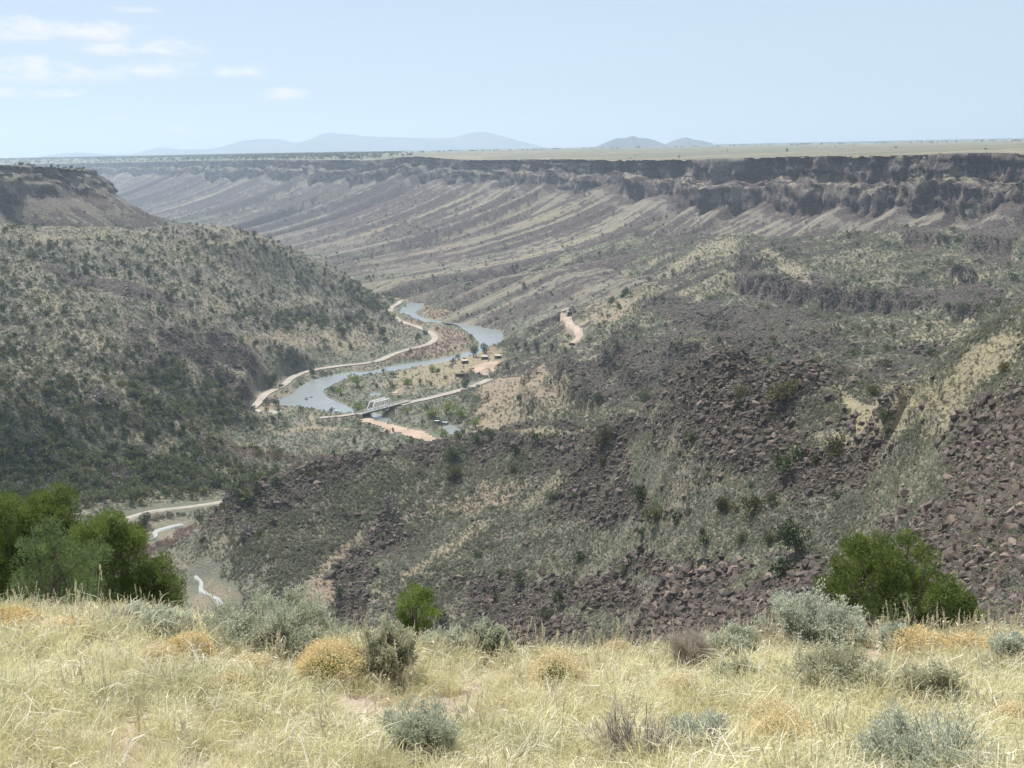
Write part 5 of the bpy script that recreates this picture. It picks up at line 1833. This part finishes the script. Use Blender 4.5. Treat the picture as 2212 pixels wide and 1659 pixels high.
def blades(n, rad, h0, h1, w, lean, rng, curl=0.5):
    a = rng.uniform(0, 6.28, n)
    q = rad * np.sqrt(rng.uniform(0, 1, n))
    base = np.stack([q * np.cos(a), q * np.sin(a), np.full(n, -0.02)], 1)
    out = np.stack([np.cos(a + rng.normal(0, 0.9, n)), np.sin(a + rng.normal(0, 0.9, n)), np.zeros(n)], 1)
    h = rng.uniform(h0, h1, n)[:, None]
    ln = (lean * rng.uniform(0.15, 1.0, n) ** 1.3)[:, None]
    side = np.stack([-out[:, 1], out[:, 0], np.zeros(n)], 1)
    tw = rng.uniform(-1, 1, (n, 1))
    side = side * np.cos(tw) + out * np.sin(tw)
    wv = (w * rng.uniform(0.6, 1.3, n))[:, None]
    cu = (curl * rng.uniform(0, 1, n) ** 2)[:, None]
    up = np.array([[0, 0, 1.0]])
    p0 = base
    p1 = base + up * h * 0.45 + out * h * ln * 0.25
    p2 = base + up * h * (0.85 - 0.1 * cu) + out * h * ln * 0.65
    p3 = base + up * h * (1.0 - 0.55 * cu) + out * h * (ln * 1.1 + 0.3 * cu)
    V = np.stack([p0 - side * wv / 2, p0 + side * wv / 2, p1 - side * wv / 2, p1 + side * wv / 2, p2 - side * wv * 0.35, p2 + side * wv * 0.35, p3], 1).reshape(-1, 3)
    i = np.arange(n)[:, None] * 7
    F_ = np.concatenate([i + np.array([[0, 1, 3]]), i + np.array([[0, 3, 2]]), i + np.array([[2, 3, 5]]), i + np.array([[2, 5, 4]]), i + np.array([[4, 5, 6]])])
    return V, F_


gk = []
for k in range(6):
    gk.append(tris_mesh('tussock', [blades(76, 0.075, 0.08, 0.23, 0.0036, 0.8, RNG, 0.6)], M_STRAW))
for k in range(3):
    gk.append(tris_mesh('tussock', [blades(54, 0.08, 0.08, 0.2, 0.0042, 0.8, RNG, 0.5)], M_STRAWG))
for k in range(2):
    gk.append(tris_mesh('tussock', [blades(11, 0.07, 0.14, 0.3, 0.0065, 1.1, RNG, 1.6)], M_PALE))
gc = proto_collection('tussock', gk)


def in_wedge(n, y0, y1, rng, marg=1.1):
    y = y0 + (y1 - y0) * rng.uniform(0, 1, n)
    x = rng.uniform(-1, 1, n) * (0.53 * y1 + marg)
    ok = np.abs(x) < 0.53 * y + marg
    return x[ok], y[ok]


gxp, gyp = in_wedge(22000, 3.6, 12.6, RNG)
dn = fbm(gxp / 1.1, gyp / 1.1, 3, 55)
okg = RNG.uniform(-0.9, 0.6, len(gxp)) < dn + 0.38
gxp, gyp, dn = gxp[okg], gyp[okg], dn[okg]
gg = fbm(gxp / 0.9 + 9, gyp / 0.9, 3, 56) + RNG.normal(0, 0.3, len(gxp))
gi_ = np.where(RNG.uniform(0, 1, len(gxp)) < 0.11, RNG.integers(9, 11, len(gxp)), np.where(gg > 0.42, RNG.integers(6, 9, len(gxp)), RNG.integers(0, 6, len(gxp))))
gs = RNG.uniform(0.55, 1.1, len(gxp)) * (1 + 0.35 * dn)
scatter('grass', np.stack([gxp, gyp, gz(gxp, gyp)], 1), np.c_[RNG.normal(0, 0.12, (len(gxp), 2)), RNG.uniform(0, 6.28, len(gxp))], gs[:, None] * np.ones((1, 3)), gi_, gc)
print('tussocks', len(gxp))


# seed stalks along the edge
def stalk_mesh(n, h0, h1, rng, head=0.3):
    parts = []
    for k in range(n):
        a, q = rng.uniform(0, 6.28), rng.uniform(0, 0.08)
        h = rng.uniform(h0, h1)
        lx, ly = rng.normal(0, 0.16, 2) * h
        b = np.array([q * math.cos(a), q * math.sin(a), -0.02])
        t = b + np.array([lx, ly, h])
        m = (b + t) / 2 + np.array([-lx, -ly, 0]) * 0.15
        w = 0.0035
        side = np.array([math.cos(a), math.sin(a), 0])
        for s in (side, np.array([-side[1], side[0], 0])):
            V = np.array([b - s * w / 2, b + s * w / 2, m - s * w / 2, m + s * w / 2, t - s * w / 3, t + s * w / 3])
            parts.append((V, np.array([[0, 1, 3], [0, 3, 2], [2, 3, 5], [2, 5, 4]])))
        # a drooping dry leaf and a narrow seed head
        nh = 12
        u = rng.uniform(1 - head, 1.0, nh)[:, None]
        c = b + (t - b) * u
        dr = (t - b)[None] / h + 0.35 * unit(nh, rng)
        parts.append(leaves(c, dr / np.linalg.norm(dr, axis=1)[:, None], 0.03, 0.005, rng, 0.1))
        for q in range(2):
            c = (b + (t - b) * rng.uniform(0.35, 0.8))[None]
            dr = np.array([[rng.normal(), rng.normal(), rng.uniform(-0.3, 0.8)]])
            parts.append(leaves(c, dr / np.linalg.norm(dr), rng.uniform(0.05, 0.11), 0.0045, rng, 0.3))
    return tris_mesh('stalks', parts, M_STALK)


sk = [stalk_mesh(5, 0.18, 0.36, RNG) for k in range(5)] + [stalk_mesh(2, 0.25, 0.42, RNG, 0.2) for k in range(3)]
sc_ = proto_collection('stalk', sk)
NS = 1150
sx = RNG.uniform(-7.2, 7.2, NS)
sy = np.where(RNG.uniform(0, 1, NS) < 0.66, RNG.normal(10.3, 0.4, NS), RNG.uniform(5, 10, NS))
ok = RNG.uniform(-0.7, 0.7, NS) < fbm(sx / 0.8, sy / 2, 2, 60) + 0.3
sx, sy = sx[ok], sy[ok]
for (px, pb, n_) in ((838, 1474, 16), (2030, 1545, 8), (1400, 1660, 6), (1500, 1650, 5), (290, 1372, 14), (60, 1352, 14), (650, 1400, 6)):
    q = ghit(px, pb)
    sx = np.r_[sx, q[0] + RNG.normal(0, 0.16, n_)]
    sy = np.r_[sy, q[1] + RNG.normal(-0.05, 0.1, n_)]
scatter('dry_grass_stalks', np.stack([sx, sy, gz(sx, sy)], 1), np.c_[RNG.normal(0, 0.1, (len(sx), 2)), RNG.uniform(0, 6.28, len(sx))], RNG.uniform(0.7, 1.25, (len(sx), 1)) * np.ones((1, 3)), RNG.integers(0, 8, len(sx)), sc_)
tall = tris_mesh('tall_stalks', [], M_STALK) if False else None
for (px, pb, pt, lab) in ((1170, 1385, 1292, 'tall thin dry stalk pair standing over the edge, left of centre right gap'), (1217, 1385, 1305, 'tall dry stalk bunch over the edge'), (1342, 1388, 1290, 'tall dry stalk leaning over the edge right of the bunch'),
                          (515, 1345, 1240, 'slender leaning seed stalk beside the dark juniper'), (215, 1345, 1225, 'slender curved seed stalk before the junipers'), (1655, 1385, 1300, 'thin dry stalk left of the blue grey sagebrush')):
    p = ghit(px, pb)
    d = math.hypot(p[0], p[1])
    h = (pb - pt) * S * d / F * 1.06
    m = MB()
    for k in range(3 if px in (1170, 1217) else 1):
        bx, by = RNG.normal(0, 0.03, 2)
        lx = RNG.normal(0, 0.12) * h
        m.tube([(bx, by, -0.03), (bx + lx * 0.3, by, h * 0.5), (bx + lx, by, h * RNG.uniform(0.85, 1.0))], [0.004, 0.0035, 0.002], 4)
    o = link('grass_stalk', None, None, tuple(p))
    tag(o, lab, 'grass stalk', 'tall grass stalks along the edge')
    m.build('stem', M_STALK, o)
    hd = leaves(np.array([[lx * 0.9, by, h * q] for q in np.linspace(0.72, 0.97, 14)]), unit(14, RNG) * 0.4 + np.array([[0, 0, 0.9]]), 0.05, 0.012, RNG, 0.2)
    link('seed_head', tris_mesh('seed_head', [hd], M_STALK), o)


# ------------------------------------------------------------------ sagebrush, rabbitbrush
M_SAGE = leaf_mat('sage_leaves', (0.40, 0.42, 0.31), (0.60, 0.62, 0.475), 7.0, 0.38, 0.5)
M_SAGEB = leaf_mat('blue_sage_leaves', (0.40, 0.425, 0.335), (0.60, 0.625, 0.50), 7.0, 0.38, 0.4)
M_SAGEO = leaf_mat('olive_sage_leaves', (0.37, 0.37, 0.25), (0.56, 0.55, 0.385), 7.0, 0.38, 0.4)
M_TWIG = flat_mat('grey_twigs', (0.17, 0.15, 0.13), (0.30, 0.27, 0.24), 12.0)
M_PINKTWIG = leaf_mat('pinkish_twigs', (0.46, 0.41, 0.35), (0.62, 0.56, 0.48), 9.0, 0.2, 0.4)
M_RABBIT = leaf_mat('orange_seed_fluff', (0.66, 0.52, 0.26), (0.82, 0.68, 0.40), 7.0, 0.35, 0.4)
M_RABBITP = leaf_mat('pale_orange_fluff', (0.66, 0.56, 0.34), (0.82, 0.71, 0.47), 7.0, 0.35, 0.4)
M_RGREEN = leaf_mat('bright_green_stems', (0.12, 0.19, 0.04), (0.24, 0.31, 0.09), 9.0, 0.3, 0.4)


def shrub(p, w, h, label, kind, seed, dens=1.0, lean=0.0):
    rng = np.random.default_rng(seed)
    d = math.hypot(p[0], p[1])
    t = link('sagebrush', None, None, tuple(p))
    tag(t, label, 'shrub')
    lm = {'sage': M_SAGE, 'blue': M_SAGEB, 'olive': M_SAGEO, 'twig': M_PINKTWIG}[kind]
    nb = int(20 + 10 * w / 0.5)
    st, parts = MB(), []
    leafl = np.clip(0.0036 * d, 0.018, 0.045)
    for k in range(nb):
        a = rng.uniform(0, 6.28)
        el = math.acos(rng.uniform(0.12, 1.0))
        rr = rng.uniform(0.75, 1.0)
        tip = np.array([math.sin(el) * math.cos(a) * w / 2 * rr + lean * w * 0.3, math.sin(el) * math.sin(a) * w / 2 * rr, h * (0.25 + 0.75 * math.cos(el) ** 0.7) * rr])
        b = np.array([rng.normal(0, 0.03 * w), rng.normal(0, 0.03 * w), -0.03])
        mid = b + (tip - b) * 0.5 + np.array([0, 0, -0.04 * h]) + rng.normal(0, 0.03 * w, 3)
        st.tube([b, mid, b + (tip - b) * 0.9], [0.010 * (0.5 + w), 0.006 * (0.5 + w), 0.003], 4)
        ntw = int(rng.integers(6, 10))
        for q in range(ntw):
            f = rng.uniform(0.45, 1.0)
            c = b + (tip - b) * f + rng.normal(0, 0.05 * w, 3)
            dr = (tip - b) / np.linalg.norm(tip - b) * 0.6 + np.array([0, 0, 0.75]) + rng.normal(0, 0.35, 3)
            dr /= np.linalg.norm(dr)
            L = rng.uniform(0.09, 0.18) * (0.32 + w * 0.42)
            e = c + dr * L
            if q % 2 == 0:
                st.tube([mid + (c - mid) * 0.5, c, e], [0.004, 0.003, 0.0015], 3)
            nl = int((44 if kind != 'twig' else 13) * dens)
            u = rng.uniform(0, 1, (nl, 1))
            cc = c[None] + dr[None] * L * u + rng.normal(0, 0.012 + 0.012 * w, (nl, 3))
            ld = dr[None] * 0.8 + 0.75 * unit(nl, rng)
            ld /= np.linalg.norm(ld, axis=1)[:, None]
            if kind == 'twig':
                ld = dr[None] + 0.25 * unit(nl, rng)
                parts.append(leaves(cc, ld, leafl * rng.uniform(1.6, 3.2, nl), leafl * 0.13, rng, 0.05))
            else:
                parts.append(leaves(cc, ld, leafl * rng.uniform(0.7, 1.4, nl), leafl * 0.34, rng, 0.1))
    st.build('branches', M_TWIG, t)
    link('foliage', tris_mesh('foliage', parts, lm), t)
    return t


def rabbitbrush(p, w, h, label, seed, pale=False, green=False):
    rng = np.random.default_rng(seed)
    d = math.hypot(p[0], p[1])
    t = link('rabbitbrush', None, None, tuple(p))
    tag(t, label, 'shrub')
    n = int(420 * w / 0.5 + 160)
    el = np.arccos(rng.uniform(0.05, 1.0, n))
    a = rng.uniform(0, 6.28, n)
    lump = 0.85 + 0.2 * vnoise(a * 1.5, el * 2.5, seed)
    rr = rng.uniform(0.78, 1.0, n) * lump
    tip = np.stack([np.sin(el) * np.cos(a) * w / 2 * rr, np.sin(el) * np.sin(a) * w / 2 * rr, h * (0.18 + 0.82 * np.cos(el)) * rr], 1)
    base = np.stack([tip[:, 0] * 0.25, tip[:, 1] * 0.25, np.full(n, -0.02)], 1)
    v = tip - base
    ln = np.linalg.norm(v, axis=1)
    link('stems', tris_mesh('stems', [leaves(base, v / ln[:, None], ln, 0.004, rng)], M_RGREEN if green else M_SAGEO), t)
    k = 9
    c = np.repeat(tip, k, 0) + rng.normal(0, 0.014 + 0.012 * w, (n * k, 3))
    dr = np.repeat(v / ln[:, None], k, 0) * 0.6 + unit(n * k, rng) * 0.8
    dr /= np.linalg.norm(dr, axis=1)[:, None]
    ll = np.clip(0.0022 * d, 0.012, 0.03)
    link('seed_heads', tris_mesh('seed_heads', [leaves(c, dr, ll * rng.uniform(0.7, 1.5, n * k), ll * 0.45, rng, 0.1)], M_RABBITP if pale else M_RABBIT), t)
    if green:
        g = blades(90, w * 0.2, h * 0.35, h * 0.75, 0.006, 0.6, rng, 0.1)
        gv = g[0].copy()
        gv[:, 1] -= w * 0.28
        link('green_shoots', tris_mesh('green_shoots', [(gv, g[1])], M_RGREEN), t)
    return t


def fg(px, pbase, wpx):
    p = ghit(px, pbase)
    return p, wpx * S * math.hypot(*p) / F / 1.0


SAGES = [(580, 1408, 270, 118, 'sage', 'large grey green sagebrush with dark twisted trunk at the grassy edge'), (912, 1652, 168, 140, 'sage', 'grey green sagebrush in the front middle of the dry grass'), (838, 1472, 130, 135, 'olive', 'olive grey sagebrush with tall straw stalks rising through it'),
         (1052, 1425, 84, 92, 'sage', 'small pale tipped sagebrush standing upright at the edge'), (1490, 1448, 84, 92, 'twig', 'thin half bare grey bush at the edge with bent stem'), (1585, 1428, 110, 70, 'sage', 'low grey green sagebrush beside the thin bare bush'),
         (1752, 1402, 215, 120, 'blue', 'large blue grey sagebrush in front of the big juniper'), (1810, 1512, 205, 112, 'olive', 'broad olive sagebrush below the blue grey one'), (2005, 1540, 130, 106, 'olive', 'dark olive sagebrush with straw stalks near the right side'),
         (2196, 1446, 90, 70, 'blue', 'small blue grey sagebrush cut by the right edge'), (1500, 1645, 130, 118, 'blue', 'grey green sagebrush behind the pinkish twiggy bush'), (2010, 1690, 290, 120, 'blue', 'blue green sagebrush cut by the bottom edge at right'),
         (968, 1412, 110, 62, 'sage', 'low pale green sagebrush between the straw stalked and upright ones'), (1375, 1668, 190, 130, 'twig', 'pinkish brown twiggy bush at the bottom edge'), (277, 1372, 90, 56, 'blue', 'small grey sagebrush in front of the dark junipers'),
         (355, 1390, 120, 66, 'sage', 'low grey green sagebrush left of the large twisted one'), (1085, 1425, 60, 44, 'olive', 'little dark sagebrush right of the upright pale tipped one'), (1940, 1408, 70, 52, 'blue', 'small pale sagebrush under the pine sapling'),
         (1590, 1490, 90, 60, 'olive', 'yellowish tuft like shrub left of the broad olive sagebrush'), (720, 1380, 80, 46, 'sage', 'small sagebrush right of the large twisted one')]
for i, (px, pb, w_, h_, kind, lab) in enumerate(SAGES):
    p, w = fg(px, pb, w_)
    shrub(p, w, h_ * S * math.hypot(*p) / F * 0.86, lab, kind, 100 + i, 1.15 if kind != 'twig' else 1.0)
RABBITS = [(712, 1470, 142, 74, 0, 1, 'large orange rabbitbrush with green shoots at its foot, left of centre'), (412, 1432, 88, 52, 0, 0, 'orange rabbitbrush dome below the large twisted sagebrush'), (540, 1466, 86, 44, 1, 0, 'pale orange rabbitbrush between two orange domes at left'),
           (1690, 1640, 140, 84, 0, 1, 'bright orange rabbitbrush with green base near the bottom right'), (1985, 1418, 104, 46, 0, 0, 'orange rabbitbrush dome under the big juniper'), (2092, 1424, 92, 40, 0, 0, 'orange rabbitbrush right of the dome under the juniper'),
           (1205, 1490, 120, 74, 1, 1, 'faded rabbitbrush with green stems in the middle of the slope'), (1335, 1420, 76, 36, 1, 0, 'small faded rabbitbrush near the edge right of centre'), (1668, 1580, 120, 46, 1, 0, 'pale flat rabbitbrush behind the bright orange one'),
           (500, 1512, 100, 46, 1, 0, 'pale orange rabbitbrush low in the left grass'), (1468, 1510, 84, 42, 1, 0, 'faded rabbitbrush between broad sagebrush and the middle'), (2190, 1580, 84, 50, 1, 0, 'faded rabbitbrush at the right edge'),
           (20, 1376, 110, 46, 0, 0, 'orange rabbitbrush cut by the left edge'), (130, 1392, 120, 40, 1, 0, 'wide faded rabbitbrush near the left edge'), (1655, 1450, 60, 34, 1, 1, 'tiny rabbitbrush between the sagebrushes at right'), (345, 1440, 80, 36, 1, 0, 'faded rabbitbrush left of the orange dome')]
for i, (px, pb, w_, h_, pale, gr, lab) in enumerate(RABBITS):
    p, w = fg(px, pb, w_ * 1.1)
    rabbitbrush(p, w, h_ * S * math.hypot(*p) / F * 1.2, lab, 300 + i, bool(pale), bool(gr))

# dead branch and a few stones in the grass
p = ghit(1895, 1545)
db = link('dead_branch', None, None, tuple(p))
tag(db, 'dark crooked dead branch lying in the grass at right', 'branch')
MB().tube([(-0.16, 0, 0.05), (-0.06, 0.02, 0.075), (0.02, 0.0, 0.06), (0.10, -0.03, 0.02), (0.17, -0.05, -0.005)], [0.006, 0.010, 0.012, 0.014, 0.012], 7).build('stem', M_TWIG, db, True)
MB().tube([(-0.08, 0.02, 0.07), (-0.12, -0.02, 0.03), (-0.15, -0.05, 0.0)], [0.006, 0.005, 0.003], 5).build('twig', M_TWIG, db, True)
M_STONE = flat_mat('field_stone', (0.13, 0.11, 0.10), (0.24, 0.20, 0.18), 14.0, 0.95, 0.1, 0, 0.01, 40)
for i, (px, py, w_) in enumerate(((1020, 1445, 16), (905, 1455, 18), (940, 1400, 12), (640, 1470, 14), (1370, 1440, 14), (1655, 1425, 16), (800, 1500, 12), (1130, 1620, 12), (2060, 1440, 14), (650, 1620, 18))):
    p, w = fg(px, py, w_)
    o = link('stone', rock_mesh('stone', M_STONE, RNG, 12, 0.6), None, tuple(p))
    o.scale = (w * 1.6, w * 1.6, w * 1.4)
    tag(o, 'small dark lava stone half hidden in the dry grass', 'stone', 'small stones in the grass')

# ------------------------------------------------------------------ the junipers and pines below the edge
M_J1 = leaf_mat('juniper_sprays', (0.085, 0.122, 0.030), (0.23, 0.285, 0.085), 2.2, 0.3, 0.2)
M_J2 = leaf_mat('bright_juniper_sprays', (0.11, 0.16, 0.035), (0.25, 0.32, 0.085), 2.2, 0.3, 0.2)
M_J3 = leaf_mat('pinyon_needles', (0.100, 0.145, 0.055), (0.210, 0.270, 0.115), 2.5, 0.3, 0.2)


def near_tree(name, lobes, d, mat, label, seed, dens, leaf, sub=8, base=None, jitter=0.5):
    rng = np.random.default_rng(seed)
    L = []
    for (px, py, r) in lobes:
        rm = r * S * d / F * 1.1
        q = at(px, py, d=d + rng.normal(0, jitter))
        L.append((q[0], q[1], q[2], rm))
    A = np.array(L)
    bx, by = base if base else (A[:, 0].mean(), A[:, 1].mean())
    # the far side of the crown, which the lobes read off the photo do not show
    back = [(x + rng.normal(0, 0.3 * r), y + rng.uniform(0.7, 1.5) * r, z - 0.15 * r + rng.normal(0, 0.1 * r), r * 0.9) for (x, y, z, r) in L if rng.uniform() < 0.35]
    gzb = float(near_z(np.array(bx), np.array(by))) if math.hypot(bx, by) > 12.5 else float(gz(bx, by))
    t = link(name, None, None, (bx, by, gzb))
    tag(t, label, 'tree')
    off = np.array([bx, by, gzb])
    loc = [(x - bx, y - by, z - gzb, r) for (x, y, z, r) in L + back]
    link('crown', tris_mesh('crown', crown_parts(loc, dens, leaf, leaf * 0.34, rng, 0.45, sub, 0.46), mat), t)
    m = MB()
    top = max(l[2] for l in loc)
    tr = 0.045 * top ** 0.7 + 0.02
    spine = [(0, 0, -0.3), (0.05 * top, 0.0, top * 0.25), (-0.03 * top, 0.02, top * 0.5), (0.0, 0.0, top * 0.8)]
    m.tube(spine, [tr, tr * 0.85, tr * 0.6, tr * 0.25], 8)
    m.build('trunk', M_BARK, t, True)
    for (x, y, z, r) in loc[:len(L)]:
        s0 = np.array([0, 0, max(0.1, min(z * 0.55, top * 0.6))])
        e = np.array([x, y, z])
        mid = (s0 + e) / 2 + np.array([0, 0, -0.08 * top]) + rng.normal(0, 0.05 * top, 3)
        MB().tube([s0, mid, e, e + (e - mid) * 0.25], [tr * 0.26, tr * 0.18, tr * 0.1, 0.006], 5).build('limb', M_BARK, t, True)
    return t


near_tree('juniper', [(20, 1120, 52), (90, 1103, 46), (140, 1138, 40), (40, 1175, 56), (110, 1180, 54), (10, 1235, 60), (80, 1250, 60), (-40, 1150, 60), (-30, 1230, 60), (150, 1205, 40), (60, 1310, 60), (0, 1310, 60)], 31, M_J1,
          'dark green juniper at the left edge behind the lighter pine', 51, 9000, 0.075, 11)
near_tree('juniper', [(190, 1150, 34), (238, 1140, 34), (200, 1185, 46), (280, 1180, 44), (250, 1225, 52), (322, 1235, 42), (300, 1285, 56), (362, 1285, 40), (230, 1295, 60), (390, 1312, 24), (345, 1325, 46), (185, 1250, 50), (270, 1340, 60), (190, 1340, 60)], 28, M_J1,
          'dark green juniper sloping down to the right above the creek', 52, 10500, 0.07, 11)
near_tree('pine', [(97, 1142, 22), (75, 1178, 34), (120, 1188, 38), (168, 1212, 40), (60, 1240, 46), (130, 1255, 54), (188, 1272, 38), (40, 1300, 45), (110, 1320, 60), (180, 1325, 42)], 22, M_J3,
          'lighter green young pine in front of the dark junipers', 53, 9000, 0.055, 9)
near_tree('juniper', [(1850, 1187, 30), (1900, 1178, 30), (1965, 1172, 26), (1880, 1218, 40), (1820, 1233, 32), (1940, 1222, 42), (2000, 1208, 32), (1783, 1270, 30), (1850, 1272, 42), (1920, 1275, 46), (1990, 1265, 44), (2040, 1278, 34),
                      (2015, 1315, 42), (2072, 1308, 34), (2100, 1340, 27), (1960, 1325, 42), (1890, 1316, 32), (1838, 1308, 30), (2080, 1360, 36), (2020, 1370, 40), (2108, 1375, 22), (1950, 1380, 40)], 26, M_J1,
          'large spreading dark green juniper below the edge at right', 54, 10500, 0.07, 11)
near_tree('juniper', [(890, 1275, 16), (905, 1288, 22), (882, 1306, 24), (914, 1312, 25), (932, 1328, 20), (868, 1330, 20), (900, 1342, 28), (880, 1362, 24), (920, 1360, 20)], 17, M_J2,
          'small bright green juniper alone at the edge, left of centre', 55, 22000, 0.042, 8, None, 0.12)
near_tree('pine', [(1950, 1298, 13), (1926, 1318, 15), (1970, 1326, 16), (1950, 1346, 20), (1916, 1350, 15), (1984, 1358, 14), (1950, 1375, 22)], 16, M_J3,
          'thin pine sapling in front of the large juniper', 56, 3500, 0.055, 6, None, 0.12)

# ------------------------------------------------------------------ the air between here and the mountains
hz = MB().box(-17000, 17000, -600, 17500, -240, 300).build('haze', flat_mat('haze_air', (1, 1, 1)))
hm = hz.data.materials[0]
hm.node_tree.nodes.clear()
ho = nnode(hm.node_tree, 'ShaderNodeOutputMaterial')
pv = nnode(hm.node_tree, 'ShaderNodeVolumePrincipled')
pv.inputs['Color'].default_value = (0.68, 0.83, 1.0, 1)
pv.inputs['Density'].default_value = 0.000092
pv.inputs['Anisotropy'].default_value = 0.4
lk(hm.node_tree, pv.outputs[0], ho.inputs['Volume'])
tag(hz, kind='stuff')
